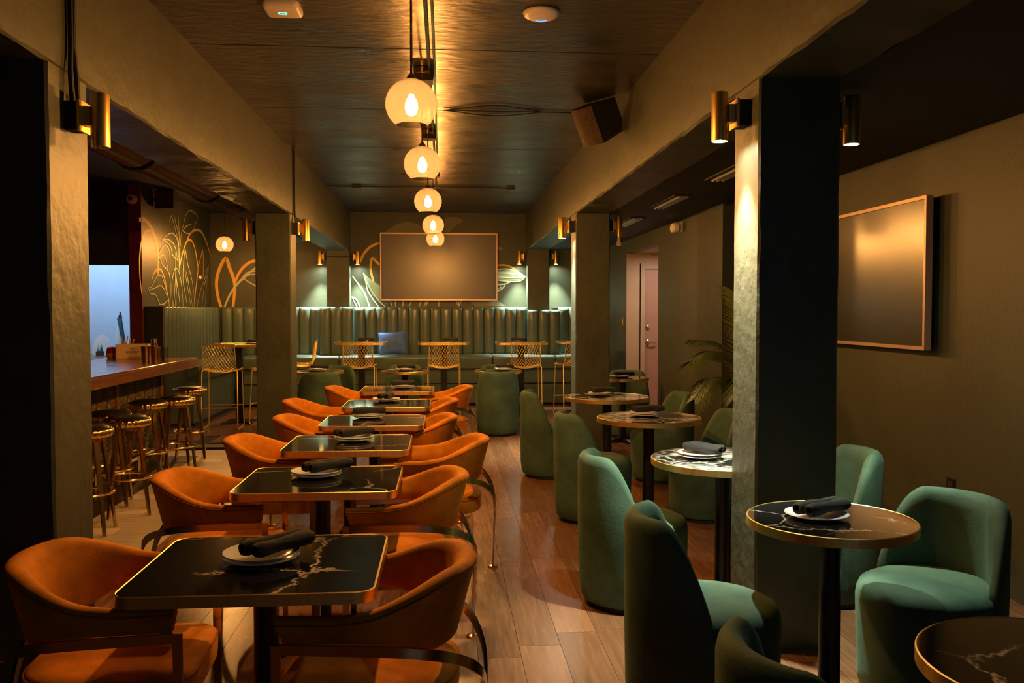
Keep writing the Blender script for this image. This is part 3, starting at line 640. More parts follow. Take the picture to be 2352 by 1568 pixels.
def bar_stool_proto():
    t = thing('brass_bar_stool', '', 'bar stool')
    n = 96; prof = [(0.120, 0.655, 0), (0.150, 0.660, 1), (0.163, 0.680, 1), (0.163, 0.700, 1), (0.152, 0.716, 1), (0.142, 0.718, 0)]
    rings = []
    for r, z, k in prof:
        rings.append([((r + 0.008 * k * abs(math.cos(12 * 2 * PI * j / n / 1))) * math.cos(2 * PI * j / n), (r + 0.008 * k * abs(math.cos(12 * 2 * PI * j / n))) * math.sin(2 * PI * j / n), z) for j in range(n)])
    MB().loft(rings).build('fluted_rim', 'brass', t, 60)
    MB().lathe([(0.135, 0.70), (0.143, 0.716), (0.13, 0.728), (0.08, 0.735), (0.001, 0.737)], 32).build('seat_pad', 'black', t)
    MB().lathe([(0.125, 0.632), (0.125, 0.656)], 24).build('seat_plate', 'frame', t)
    for k in range(4):
        a = PI / 4 + k * PI / 2; d = Vector((math.cos(a), math.sin(a), 0)); s = Vector((-d.y, d.x, 0)); rings = []
        for z, r, w in ((0.64, 0.105, 0.034), (0.30, 0.155, 0.028), (0.0, 0.195, 0.020)):
            c = d * r + Vector((0, 0, z)); rings.append([c + s * w / 2 + d * .008, c - s * w / 2 + d * .008, c - s * w / 2 - d * .008, c + s * w / 2 - d * .008])
        MB().loft(rings).build('leg', 'frame', t, 0)
    MB().tube([(0.165 * math.cos(2 * PI * j / 28), 0.165 * math.sin(2 * PI * j / 28), 0.275) for j in range(28)], 0.009, 8, True).build('foot_ring', 'brass', t)
    return t
bs = bar_stool_proto(); used = []
for k, (x, y, a) in enumerate([(-2.43, 6.12, 0.1), (-2.36, 6.68, 0.35), (-2.62, 7.02, 0.2), (-2.60, 7.86, 0.0), (-2.45, 8.18, 0.5), (-2.62, 9.20, 0.25)]):
    placed(bs, used, (x, y, 0.003), a, ['brass bar stool nearest the camera, half hidden by the left column', 'second brass bar stool from the left column, pulled out from the bar',
        'third brass bar stool from the left column, tucked under the bar', 'fourth brass bar stool from the left column', 'fifth brass bar stool from the left column', 'brass bar stool at the far end of the bar'][k], 'fluted brass stools along the bar')

# things on the bar
def lathe_thing(name, prof, m, label, cat, loc, n=24, group=None, caps=(True, False)):
    o = MB().lathe(prof, n, (0, 0), caps[0], caps[1]).build(name, m); o.location = loc
    return tag(o, label, cat, group)
bx = thing('napkin_box', 'ivory card caddy with printed name on the bar end', 'caddy', (-3.16, 9.14, BZ), 0.15)
b = MB(); W2, D2, H2 = 0.15, 0.09, 0.15
b.box(-W2, W2, -D2, -D2 + 0.008, 0, H2); b.box(-W2, W2, D2 - 0.008, D2, 0, H2); b.box(-W2, -W2 + 0.008, -D2, D2, 0, H2); b.box(W2 - 0.008, W2, -D2, D2, 0, H2); b.box(-W2, W2, -D2, D2, 0, 0.008)
b.build('card_body', 'ivory', bx, 0)
cu = bpy.data.curves.new('lettering', 'FONT'); cu.body = 'GATSBY'; cu.size = 0.036; cu.extrude = 0.0004; cu.align_x = 'CENTER'
tmp = bpy.data.objects.new('lettering_outline', cu); COL.objects.link(tmp); bpy.context.view_layer.update()
lm = bpy.data.meshes.new_from_object(tmp.evaluated_get(bpy.context.evaluated_depsgraph_get())); bpy.data.objects.remove(tmp)
lm.materials.clear(); lm.materials.append(M['ink']); lt = link('lettering', lm, bx)
lt.location = (0.01, -D2 - 0.001, 0.058); lt.rotation_euler = (PI / 2, 0, 0)
em = MB()
for k in range(5):
    a = PI * (k + 0.5) / 5; em.bar([(0.01 + 0.006 * math.cos(a), -D2 - 0.001, 0.104 + 0.004 * math.sin(a)), (0.01 + 0.022 * math.cos(a), -D2 - 0.001, 0.104 + 0.012 * math.sin(a))], [(0, 1, 0)] * 2, 0.004, 0.001)
em.build('emblem', 'ink', bx, 0)
for k, (dx, dy, tl) in enumerate(((-0.10, 0.0, 0.05), (-0.085, 0.02, -0.04), (-0.06, 0.01, 0.03), (-0.045, -0.02, 0.06), (-0.075, -0.03, 0.0))):
    s = MB().tube([(-3.16 + dx, 9.14 + dy, BZ + 0.01), (-3.16 + dx + tl, 9.14 + dy, BZ + 0.23 - 0.01 * k)], 0.006, 6).build('wooden_straw', 'straw')
    tag(s, 'pale wooden straws standing in the ivory caddy', 'straw', 'straws in the ivory caddy')
cup = [(0.036, 0), (0.040, 0.004), (0.046, 0.145), (0.043, 0.145), (0.037, 0.008), (0.001, 0.008)]
lathe_thing('mixing_cup', cup, 'brass', 'left brass mixing cup on the bar beside the ivory caddy', 'cup', (-2.875, 8.66, BZ), 28, 'brass cups on the bar')
lathe_thing('mixing_cup', cup, 'brass', 'right brass mixing cup on the bar beside the glasses', 'cup', (-2.78, 8.64, BZ), 28, 'brass cups on the bar')
gl = [(0.030, 0), (0.033, 0.004), (0.038, 0.13), (0.036, 0.13), (0.030, 0.012), (0.001, 0.012)]
lathe_thing('highball_glass', gl, 'clear', 'ribbed clear glass nearest the bar edge', 'glass', (-2.69, 8.52, BZ), 20, 'glasses on the bar')
lathe_thing('highball_glass', gl, 'clear', 'clear glass behind the ribbed glass on the bar', 'glass', (-2.74, 8.80, BZ), 20, 'glasses on the bar')
ja = thing('tin_shaker', 'tall brass jigger tower with silver cap on the bar', 'shaker', (-2.90, 8.98, BZ))
MB().lathe([(0.03, 0), (0.034, 0.005), (0.034, 0.15), (0.026, 0.16), (0.026, 0.175)], 20).build('body', 'brass', ja)
MB().lathe([(0.027, 0.176), (0.027, 0.205), (0.02, 0.212)], 20).build('cap', 'chrome', ja)
bw = thing('stacked_bowl', 'red over yellow bowl on the bar beside the caddy', 'bowl', (-3.385, 9.19, BZ))
MB().lathe([(0.045, 0), (0.062, 0.03), (0.060, 0.055)], 24).build('lower_bowl', 'yellow', bw)
MB().lathe([(0.060, 0.056), (0.054, 0.09), (0.048, 0.115), (0.02, 0.122)], 24).build('upper_bowl', 'red', bw)

# kitchen hatch: counter and what stands on it
hc = thing('hatch_counter', 'brown shelf in the kitchen hatch', 'shelf', (0, 0, 0))
MB().box(-6.0, -4.005, 11.36, 12.88, 0.875, 0.90).build('shelf_board', 'walnut', hc, 0)
MB().box(-6.0, -4.02, 11.60, 11.70, 0, 0.875).build('support_panel', 'blackmat', hc, 0)
oc = MB(); poly = [(-0.13, 0.0), (-0.05, 0.0), (0.065, 0.0), (0.125, 0.03), (0.12, 0.14), (0.06, 0.25), (-0.01, 0.285), (-0.077, 0.262), (-0.137, 0.13)]
oc.loft([[(x, -0.006, z) for x, z in poly], [(x, 0.006, z) for x, z in poly]]); oc.xf(Matrix.Translation((-4.70, 12.40, 0.902)) @ Matrix.Rotation(math.radians(-8), 4, 'X'))
tag(oc.build('menu_board', 'white', None, 0), 'white many sided board standing in the kitchen hatch', 'board')
pp = thing('potted_cactus', 'small grey pot with dark spiky plant before the white board', 'plant', (-4.685, 12.28, 0.90))
MB().box(-0.045, 0.045, -0.033, 0.033, 0, 0.065).build('pot', 'grille', pp, 0)
sp = MB()
for k in range(7): sp.tube([(-0.033 + 0.011 * k, 0, 0.06), (-0.044 + 0.013 * k + 0.011 * math.sin(5 * k), 0, 0.11 + 0.055 * abs(math.sin(2.3 * k)))], 0.006, 5, False, 0.001)
sp.build('stems', 'teal', pp)
cn = thing('squeeze_bottle', 'pale tall cone shaped bottle in the kitchen hatch', 'bottle', (-4.49, 12.50, 0.90))
MB().lathe([(0.082, 0), (0.082, 0.022), (0.033, 0.48), (0.022, 0.515)], 24).build('body', 'white', cn)
MB().lathe([(0.024, 0.515), (0.024, 0.55), (0.013, 0.565)], 16).build('cap', 'black', cn)
tu = MB(); tu.bar([(-4.38, 12.36, 0.90), (-4.42, 12.39, 1.11), (-4.49, 12.43, 1.42)], [(0, 1, 0)] * 3, 0.038, 0.013)
tag(tu.build('teal_paddle', 'teal', None, 0), 'teal paddle leaning in the kitchen hatch', 'paddle')
tu = MB().tube([(-4.345, 12.30, 0.905), (-4.38, 12.34, 1.11), (-4.455, 12.40, 1.50)], 0.011, 8)
tag(tu.build('wooden_stick', 'stick'), 'dark stick leaning in the kitchen hatch', 'stick')
kp = thing('kitchen_light', 'cool ceiling light panel in the kitchen', 'ceiling light', (-4.9, 11.92, 3.095))
MB().box(-0.6, 0.6, -0.3, 0.3, 0.0, 0.02).build('diffuser', 'coolpanel', kp, 0)
la = bpy.data.lights.new('kitchen_lamp', 'AREA'); la.shape = 'RECTANGLE'; la.size = 1.2; la.size_y = 0.6; la.energy = KITCHEN_WATT; la.color = (0.50, 0.72, 1.0)
lo = bpy.data.objects.new('kitchen_lamp', la); COL.objects.link(lo); lo.parent = kp; lo.location = (0, 0, -0.01)

# ---------------------------------------------------------------- tables
def table_top(t, poly, zt, rim_h, marble_key):
    cx = cy = 0.0
    def off(d):
        out = []; n = len(poly)
        for i in range(n):
            a = Vector(poly[i - 1]); b = Vector(poly[(i + 1) % n]); tg = (b - a).normalized(); nn = Vector((tg.y, -tg.x))
            p = Vector(poly[i]); out.append(p - nn * d)
        return out
    o0 = poly; o1 = off(0.0035); o2 = off(0.006)
    rings = [[(*p, zt - rim_h) for p in o2], [(*p, zt - rim_h) for p in o0], [(*p, zt - 0.002) for p in o0], [(*p, zt) for p in o1], [(*p, zt - 0.0015) for p in o2]]
    MB().loft(rings, True, False, False).build('brass_rim', 'brushed', t, 30)
    MB().loft([[(*p, zt - 0.02) for p in o2], [(*p, zt - 0.0015) for p in o2]]).build('marble_top', marble_key, t, 30)
    MB().loft([[(*p, zt - rim_h + 0.004) for p in off(0.012)], [(*p, zt - 0.0205) for p in off(0.012)]]).build('under_board', 'blackmat', t, 30)
def pedestal(t, zt, r, foot, square=False):
    n = 4 if square else 20
    if square:
        MB().box(-r, r, -r, r, 0.03, zt).build('pole', 'black', t, 0)
    else:
        MB().lathe([(r, 0.03), (r, zt)], 20).build('pole', 'black', t)
    MB().box(-0.16, 0.16, -0.03, 0.03, zt - 0.006, zt).build('mounting_plate', 'black', t, 0)
    for k in range(4):
        a = PI / 4 + k * PI / 2; d = Vector((math.cos(a), math.sin(a), 0)); s = Vector((-d.y, d.x, 0)); rings = []
        for q, w, z0, z1 in ((0.0, 0.075, 0.012, 0.055), (foot * 0.5, 0.06, 0.010, 0.042), (foot * 0.92, 0.055, 0.0, 0.026), (foot, 0.045, 0.0, 0.018)):
            c = d * q; rings.append([c + s * w / 2 + Vector((0, 0, z0)), c - s * w / 2 + Vector((0, 0, z0)), c - s * w / 2 * .8 + Vector((0, 0, z1)), c + s * w / 2 * .8 + Vector((0, 0, z1))])
        MB().loft(rings).build('foot', 'black', t, 30)

st = thing('square_table', '', 'table'); table_top(st, rrect(0.355, 0.315, 0.055, 7), 0.75, 0.034, 'marble'); pedestal(st, 0.717, 0.038, 0.30)
circ = lambda r, n=72: [(r * math.cos(2 * PI * j / n), r * math.sin(2 * PI * j / n)) for j in range(n)]
rt = thing('round_table', '', 'table'); table_top(rt, circ(0.303), 0.75, 0.034, 'marble'); pedestal(rt, 0.717, 0.040, 0.20)
rb = thing('round_table', '', 'table'); table_top(rb, circ(0.375), 0.75, 0.034, 'marblebold'); pedestal(rb, 0.717, 0.042, 0.20)
hb = thing('bar_height_table', '', 'table'); table_top(hb, rrect(0.36, 0.30, 0.05, 5), 1.07, 0.034, 'marble'); pedestal(hb, 1.037, 0.045, 0.28, True)

ORD = ['square marble table nearest the camera', 'second square marble table from the camera', 'third square marble table from the camera', 'fourth square marble table from the camera', 'fifth square marble table from the camera', 'farthest of the six square marble tables']
SQ = [(-0.548, 2.70, 0.0), (-0.560, 4.03, 0.0), (-0.553, 5.13, 0.0), (-0.492, 6.16, 0.0), (-0.468, 7.28, 0.0), (-0.456, 8.62, 0.0)]
used = []
for k, (x, y, a) in enumerate(SQ): placed(st, used, (x, y, 0), a, 'black ' + ORD[k] + ', brass rim', 'square marble tables down the middle aisle')
used = []
R24 = [(1.431, 3.11, 'small round black marble table before the near right column'), (1.352, 1.77, 'round black marble table cut off at the bottom right corner'), (2.058, 9.93, 'small round marble table behind the mid right column'),
       (-1.588, 11.30, 'small round marble table beside the mid left column'), (-0.50, 11.25, 'small round marble table below the blue cushion'), (0.695, 11.20, 'small round marble table behind the lone green tub chair')]
for k, (x, y, lab) in enumerate(R24): placed(rt, used, (x, y, 0), 0.7 + k, lab, 'small round marble tables')
used = []
R30 = [(1.455, 4.43, 'round black and cream marble table half hidden by the near right column'), (1.478, 6.20, 'round marble table second behind the near right column'), (1.459, 7.72, 'round marble table third behind the near right column')]
for k, (x, y, lab) in enumerate(R30): placed(rb, used, (x, y, 0), 0.3 + 1.3 * k, lab, 'larger round tables along the right aisle')
used = []
HI = [(-1.182, 12.62, 'bar height marble table left of the blue cushion'), (-0.008, 12.55, 'bar height marble table right of the blue cushion'), (1.103, 12.48, 'bar height marble table below the right pier'),
      (2.03, 12.75, 'bar height marble table hidden behind the mid right column'), (-2.76, 12.02, 'bar height marble table behind the mid left column')]
for k, (x, y, lab) in enumerate(HI): placed(hb, used, (x, y, 0), 0, lab, 'bar height tables before the banquette')

# plates and rolled napkins
plate_me = MB().lathe([(0.06, 0.0), (0.066, 0.002), (0.108, 0.012), (0.116, 0.016), (0.115, 0.018), (0.094, 0.010), (0.066, 0.006), (0.001, 0.006)], 40).mesh('plate', 60)
plate_me.materials.append(M['ceramic'])
def roll_mesh(seed):
    r = random.Random(seed); rings = []; L = 0.225; n = 20
    for i in range(15):
        t = i / 14; x = -L / 2 + L * t; k = 1 + 0.10 * math.sin(2.2 * t * PI + seed) - (0.28 if i in (0, 14) else 0); z = 0.0
        ring = []
        for j in range(n):
            a = 2 * PI * j / n; q = 0.024 * k * (1 + 0.06 * math.sin(3 * a + 4 * t + seed) + 0.035 * math.sin(7 * a - 9 * t))
            ring.append((x + 0.004 * math.sin(a + seed), q * math.cos(a) * 1.08 + 0.006 * math.sin(PI * t + seed), 0.0215 + q * math.sin(a) * 0.9))
        rings.append(ring)
    # hollow rolled end: step inwards at both ends
    e0 = [[(p[0] + d, (p[1]) * s, 0.0215 + (p[2] - 0.0215) * s) for p in rings[0]] for s, d in ((0.72, 0.0), (0.45, 0.02))]
    e1 = [[(p[0] - d, (p[1]) * s, 0.0215 + (p[2] - 0.0215) * s) for p in rings[-1]] for s, d in ((0.72, 0.0), (0.45, 0.02))]
    me = MB().loft([e0[1], e0[0]] + rings + [e1[0], e1[1]]).mesh('napkin_roll', 50); me.materials.append(M['napkin']); return me
ROLL = [roll_mesh(k) for k in range(3)]
def setting(x, y, z, where, rz, n=2, r2=0.0, dx=0.02, dy=0.0):
    for k in range(n):
        p = link('plate', plate_me, None, (x, y, z + 0.013 * k)); 
        tag(p, ('upper' if k else 'lower') + ' white plate on the ' + where if n > 1 else 'single white plate on the ' + where, 'plate', 'stacked white plates')
    nk = thing('rolled_napkin', 'charcoal rolled napkin on the ' + where, 'napkin', (x + dx, y + dy, z + 0.013 * n + 0.006), rz, 'rolled napkins on plates')
    h = abs(hash(where)) % 3 if False else int(abs(x * 31 + y * 17)) % 3
    a = link('napkin_roll', ROLL[h], nk, (0, 0.021, 0)); b = link('napkin_roll', ROLL[(h + 1) % 3], nk, (0.008, -0.021, 0)); b.rotation_euler = (0, 0, math.radians(6))
PZ = 0.749
for k, (x, y, rz, dx) in enumerate([(-0.565, 2.72, 0.82, 0.05), (-0.595, 4.09, 0.66, 0.05), (-0.535, 5.20, 0.55, 0.0), (-0.542, 6.30, 0.1, 0.0), (-0.491, 7.42, 1.3, 0.0), (-0.416, 8.70, 0.05, 0.0)]):
    setting(x, y, PZ, ORD[k], rz, 2, 0, dx)
for (x, y, rz, w) in [(1.385, 3.13, 0.45, 'small round table before the near right column'), (1.338, 4.46, -0.95, 'cream marble table half hidden by the near column'), (1.466, 6.27, 0.1, 'second round table in the right aisle'),
                      (1.42, 7.80, -0.05, 'third round table in the right aisle'), (2.057, 9.95, 0.1, 'round table behind the mid right column'), (-1.62, 11.33, 0.0, 'round table beside the mid left column'),
                      (-0.51, 11.28, 0.0, 'round table below the blue cushion'), (0.76, 11.23, 0.0, 'round table behind the lone tub chair'), (1.50, 1.86, 1.2, 'round table at the bottom right corner')]:
    setting(x, y, PZ, w, rz, 1 if x > 2 or 'bottom' in w or 'before' in w else 2)
for (x, y, w) in [(-1.14, 12.62, 'bar height table left of the cushion'), (0.06, 12.55, 'bar height table right of the cushion'), (1.05, 12.48, 'bar height table below the right pier'), (-2.56, 12.0, 'bar height table behind the mid left column')]:
    setting(x, y, PZ + 0.32, w, 0.05, 1)

# ---------------------------------------------------------------- orange armchairs
def armchair_proto():
    t = thing('orange_armchair', '', 'armchair')
    def plan(s, rx, ry, fr):
        """s in -1..1 from one arm front round the back to the other; straight arms then half ellipse; returns point and outward normal"""
        a = 0.30
        if abs(s) > 1 - a:
            k = (abs(s) - (1 - a)) / a; sg = 1 if s > 0 else -1
            return Vector((sg * (rx - 0.012 * k), -0.04 + k * (fr + 0.04), 0)), Vector((sg, 0, 0))
        th = s / (1 - a) * PI / 2
        return Vector((rx * math.sin(th), -0.04 - ry * math.cos(th), 0)), Vector((math.sin(th) / rx, -math.cos(th) / ry, 0)).normalized()
    n = 48; rings = []; pipe = []
    for i in range(n + 1):
        s = -1 + 2 * i / n; k = smooth01((0.86 - abs(s)) / 0.62)     # 1 at the back, 0 at the arms
        zt = 0.682 + 0.095 * k; zb = 0.602 - 0.062 * smooth01((0.75 - abs(s)) / 0.6)
        pb, nb = plan(s, 0.258, 0.195, 0.20); pt, ntp = plan(s, 0.288, 0.262, 0.215)
        th = 0.026 + 0.004 * k
        ring = []
        def P(f, o, z): return pb.lerp(pt, f) + (nb.lerp(ntp, f)).normalized() * o + Vector((0, 0, z))
        H = zt - zb
        ring += [P(0.0, -th * 0.6, zb), P(0.0, th * 0.6, zb), P(0.12, th * 0.95, zb + 0.016)]
        ring += [P(0.5, th * 1.0, zb + H * 0.5), P(0.88, th, zt - 0.022), P(0.96, th * 0.92, zt - 0.010), P(1.0, th * 0.62, zt - 0.002), P(1.0, 0, zt + 0.002), P(1.0, -th * 0.62, zt - 0.002), P(0.96, -th * 0.95, zt - 0.012), P(0.85, -th * 1.05, zt - 0.028)]
        ring += [P(0.5, -th * 1.0, zb + H * 0.5), P(0.12, -th * 0.95, zb + 0.016)]
        rings.append(ring); pipe.append(P(0.93, th * 1.0, zt - 0.017))
    sh = MB().loft(rings).build('backrest_shell', 'orange', t, 50)
    MB().tube(pipe, 0.0032, 6).build('piping', 'orangedark', sh)
    # seat cushion
    out = []
    for j in range(44):
        a = 2 * PI * j / 44; cx, cy = math.cos(a), math.sin(a)
        e = 0.34 if cy > 0 else 0.72
        out.append((0.245 * math.copysign(abs(cx) ** e, cx), (0.245 if cy > 0 else 0.275) * math.copysign(abs(cy) ** e, cy)))
    rings = []
    for z, k in ((0.365, 0.95), (0.37, 0.985), (0.395, 1.0), (0.43, 1.0), (0.447, 0.985), (0.458, 0.94), (0.464, 0.75), (0.466, 0.4), (0.467, 0.02)):
        rings.append([(x * k, y * k, z) for x, y in out])
    se = MB().loft(rings).build('seat', 'orange', t, 50)
    MB().tube([(x * 0.992, y * 0.992, 0.444) for x, y in out], 0.0032, 6, True).build('piping', 'orangedark', se)
    # frame: two flat side bars sweep round from the front legs into one back leg
    for sg in (-1, 1):
        ctrl = [(0.268, 0.205, 0.588), (0.276, 0.08, 0.588), (0.287, -0.07, 0.588), (0.272, -0.19, 0.574), (0.210, -0.290, 0.532), (0.120, -0.345, 0.455), (0.045, -0.355, 0.355), (0.018, -0.351, 0.25), (0.014, -0.347, 0.12), (0.013, -0.345, 0.012)]
        nrm = [(1, 0, 0), (1, 0, 0), (1, -0.05, 0), (1, -0.3, 0), (0.75, -0.75, 0.1), (0.4, -1, 0.2), (0.1, -1, 0.1), (0, -1, 0), (0, -1, 0), (0, -1, 0)]
        pts = spline([(sg * a, b, c) for a, b, c in ctrl], 5); ns = spline([(sg * a, b, c) for a, b, c in nrm], 5)
        MB().bar(pts, ns, 0.029, 0.011).build('side_bar', 'frame', t, 40)
        MB().bar([(sg * 0.268, 0.218, 0.60), (sg * 0.268, 0.218, 0.3), (sg * 0.268, 0.218, 0.0)], [(1, 0, 0)] * 3, 0.026, 0.012).build('front_leg', 'frame', t, 0)
    MB().lathe([(0.030, 0.0), (0.030, 0.008), (0.024, 0.012)], 24, (0, -0.345)).build('foot_disc', 'brass', t)
    MB().bar([(-0.262, 0.218, 0.385), (0.262, 0.218, 0.385)], [(0, 1, 0)] * 2, 0.022, 0.010).build('cross_bar', 'frame', t, 0)
    return t
oa = armchair_proto(); used = []
# the backs of the chairs stand about here (x of the outermost back, y of the chair)
OL = [(-1.325, 2.77), (-1.335, 4.08), (-1.30, 5.22), (-1.215, 6.24), (-1.355, 7.36), (-1.18, 8.62)]
OR_ = [(0.105, 2.66), (0.120, 4.00), (0.275, 5.12), (0.105, 6.20), (0.130, 7.34), (0.295, 8.62)]
for k in range(6):
    placed(oa, used, (OL[k][0] + 0.335, OL[k][1], 0), -PI / 2 + [0.05, 0.02, 0.0, 0.03, 0.0, 0.0][k], 'orange velvet armchair left of the ' + ORD[k], 'orange velvet armchairs')
    placed(oa, used, (OR_[k][0] - 0.335, OR_[k][1], 0), PI / 2 + [-0.06, 0.04, -0.02, 0.03, 0.0, 0.0][k], 'orange velvet armchair right of the ' + ORD[k], 'orange velvet armchairs')

# ---------------------------------------------------------------- green tub chairs
def tub_proto():
    t = thing('tub_chair', '', 'tub chair')
    def outer(a, k=1.0):      # a: 0 at the back, pi at the front
        return Vector((0.268 * k * math.sin(a), -0.005 - 0.285 * k * math.cos(a), 0))
    n = 56; rings = []
    for z, k in ((0.028, 0.90), (0.05, 0.945), (0.12, 0.965), (0.30, 0.985), (0.38, 0.99), (0.415, 0.975), (0.44, 0.93), (0.458, 0.80), (0.468, 0.55), (0.472, 0.25), (0.473, 0.01)):
        rings.append([outer(2 * PI * j / n, k) + Vector((0, 0.005, z)) for j in range(n)])
    MB().loft(rings).build('seat', 'green', t, 50)
    rings = []; A = math.radians(87); m = 52; seam = []
    for i in range(m + 1):
        a = -A + 2 * A * i / m; d = abs(math.degrees(a))
        zt = 0.785 - 0.325 * max(0.0, (d - 42) / 45) ** 2.1
        th = 0.066 * (1 - 0.45 * smooth01((d - 45) / 42))
        o = outer(a); nn = Vector((math.sin(a), -math.cos(a), 0))
        def P(q, z): return o - nn * q + Vector((0, 0, z))
        fl = 0.0
        ring = [P(th, 0.03), P(0.03, 0.028), P(0.016, 0.05), P(0.004, 0.14), P(0.0, 0.36), P(-0.002, zt - 0.05), P(0.004, zt - 0.024), P(th * 0.25, zt - 0.007), P(th * 0.5, zt), P(th * 0.8, zt - 0.008), P(th * 1.05, zt - 0.028), P(th * 1.15, zt - 0.07 if zt > 0.56 else zt - 0.04), P(th * 1.1, min(zt - 0.05, 0.43)), P(th, 0.2)]
        rings.append(ring)
    MB().loft(rings).build('backrest', 'green', t, 50)
    MB().lathe([(0.22, 0.0), (0.235, 0.004), (0.235, 0.03)], 40).build('plinth', 'blackmat', t)
    return t
tc = tub_proto(); used = []
TUB = [(0.955, 3.13, -PI / 2 - 0.10, 'green tub chair left of the small round table by the near column'),
       (0.985, 4.46, -PI / 2 + 0.03, 'green tub chair second from the camera along the walkway'),
       (1.085, 6.27, -PI / 2 + 0.15, 'green tub chair third from the camera along the walkway'),
       (0.985, 7.95, -PI / 2 - 0.05, 'green tub chair farthest along the walkway'),
       (0.905, 1.88, -PI / 2 + 0.10, 'green tub chair cut off at the bottom edge'),
       (1.905, 3.26, PI / 2 + 0.42, 'green tub chair on the right with a table shadow on its seat'),
       (2.02, 4.47, PI / 2 - 0.02, 'green tub chair seen just right of the near right column'),
       (1.95, 7.68, PI / 2 + 0.10, 'dark green tub chair in front of the palm, farther one'),
       (1.93, 6.26, PI / 2 + 0.05, 'dark green tub chair before the palm, at the column edge'),
       (2.22, 10.42, PI - 0.2, 'green tub chair behind the mid right column near the door'),
       (0.655, 10.68, 0.0, 'lone green tub chair with its back to the camera'),
       (0.72, 11.66, PI, 'green tub chair facing the camera behind the lone chair'),
       (-0.53, 11.68, PI, 'green tub chair facing the camera below the blue cushion'),
       (-1.44, 11.66, PI, 'green tub chair facing the camera left of the aisle'),
       (-1.52, 10.72, 0.25, 'green tub chair beside the mid left column, back to camera')]
for x, y, a, lab in TUB: placed(tc, used, (x, y, 0), a, lab, 'green velvet tub chairs')

# ---------------------------------------------------------------- wire bar stools
def wire_proto():
    t = thing('wire_bar_stool', '', 'bar stool')
    prof = spline([(0.205, 0.752), (0.17, 0.770), (0.05, 0.765), (-0.10, 0.762), (-0.178, 0.778), (-0.205, 0.83), (-0.225, 0.95), (-0.245, 1.085)], 6)
    def S(u, v):
        f = v * (len(prof) - 1); i = min(int(f), len(prof) - 2); p = prof[i].lerp(prof[i + 1], f - i)
        hw = 0.225 - 0.03 * v; back = smooth01((v - 0.5) / 0.3)
        return Vector((u * hw, p[0] - 0.028 * (1 - u * u) * back, p[1] - 0.04 * (1 - u * u) * (1 - back)))
    ed = [S(-1, k / 20) for k in range(21)] + [S(-1 + 2 * k / 10, 1) for k in range(1, 11)] + [S(1, 1 - k / 20) for k in range(1, 21)] + [S(1 - 2 * k / 10, 0) for k in range(1, 10)]
    MB().tube(ed, 0.0065, 6, True).build('shell_frame', 'wire', t)
    MB().tube([S(-1 + 2 * k / 10, 0.56) for k in range(11)], 0.005, 6).build('seat_back_rod', 'wire', t)
    mesh = MB(); nw = 12
    for fam in (1, -1):
        for k in range(-nw, nw + 1):
            pts = []
            for j in range(25):
                v = j / 24; u = (k / nw) * 2.2 + fam * (v - 0.5) * 2.4
                if -1 <= u <= 1: pts.append(S(u, v))
            if len(pts) > 1: mesh.tube(pts, 0.0026, 3)
    mesh.build('wire_mesh', 'wire', t)
    for sg in (-1, 1):
        path = [(sg * 0.205, 0.16, 0.755), (sg * 0.212, 0.185, 0.735), (sg * 0.225, 0.225, 0.04), (sg * 0.225, 0.205, 0.008), (sg * 0.225, -0.215, 0.008), (sg * 0.225, -0.235, 0.04), (sg * 0.218, -0.185, 0.735), (sg * 0.205, -0.165, 0.768)]
        MB().tube(path, 0.008, 8).build('sled_leg', 'wire', t)
    MB().tube([(-0.222, 0.212, 0.28), (0.222, 0.212, 0.28)], 0.007, 8).build('foot_bar', 'wire', t)
    MB().tube([(-0.222, -0.22, 0.28), (0.222, -0.22, 0.28)], 0.007, 8).build('foot_bar', 'wire', t)
    return t
ws = wire_proto(); used = []
for x, y, a, lab in [(-1.175, 12.20, 0.0, 'gold wire bar stool left of the blue cushion'), (-0.005, 12.13, 0.0, 'gold wire bar stool right of the blue cushion'), (1.115, 12.07, 0.0, 'gold wire bar stool below the right pier'),
                     (1.86, 12.45, 0.2, 'gold wire bar stool half hidden by the mid right column'), (-2.08, 12.62, PI / 2 + 0.1, 'gold wire bar stool seen sideways beside the mid left column'),
                     (-2.86, 11.50, 0.05, 'gold wire bar stool beyond the end of the bar'), (-2.30, 11.90, PI / 2 - 0.3, 'gold wire bar stool half hidden behind the mid left column')]:
    placed(ws, used, (x, y, 0), a, lab, 'gold wire bar stools')

# ---------------------------------------------------------------- pendant lamps
def pendant_proto():
    t = thing('pendant_lamp', '', 'pendant lamp')          # origin at the ceiling
    H = CEIL
    MB().lathe([(0.055, -0.045), (0.058, -0.042), (0.058, -0.004), (0.05, 0.0)], 24).build('canopy', 'brass', t)
    MB().box(-0.055, 0.075, 0.02, 0.15, -0.075, 0.0).build('junction_box', 'blackmat', t, 0)
    MB().lathe([(0.006, -0.53), (0.006, -0.04)], 8).build('stem', 'brass', t)
    MB().lathe([(0.012, -0.50), (0.022, -0.515), (0.026, -0.53), (0.022, -0.57), (0.016, -0.60)], 16).build('socket', 'brass', t)
    cz = -0.645; R = 0.125; prof = []
    for k in range(22):
        a = math.radians(78 - 132 * k / 21); prof.append((R * math.cos(a), cz + R * 0.97 * math.sin(a)))
    MB().lathe(prof, 40, (0, 0), False, False).build('glass_globe', 'globe', t, 80)
    MB().lathe([(0.010, -0.60), (0.016, -0.612), (0.028, -0.640), (0.030, -0.665), (0.022, -0.690), (0.004, -0.70)], 12).build('bulb', 'bulb', t, 80)
    return t
pd = pendant_proto(); used = []
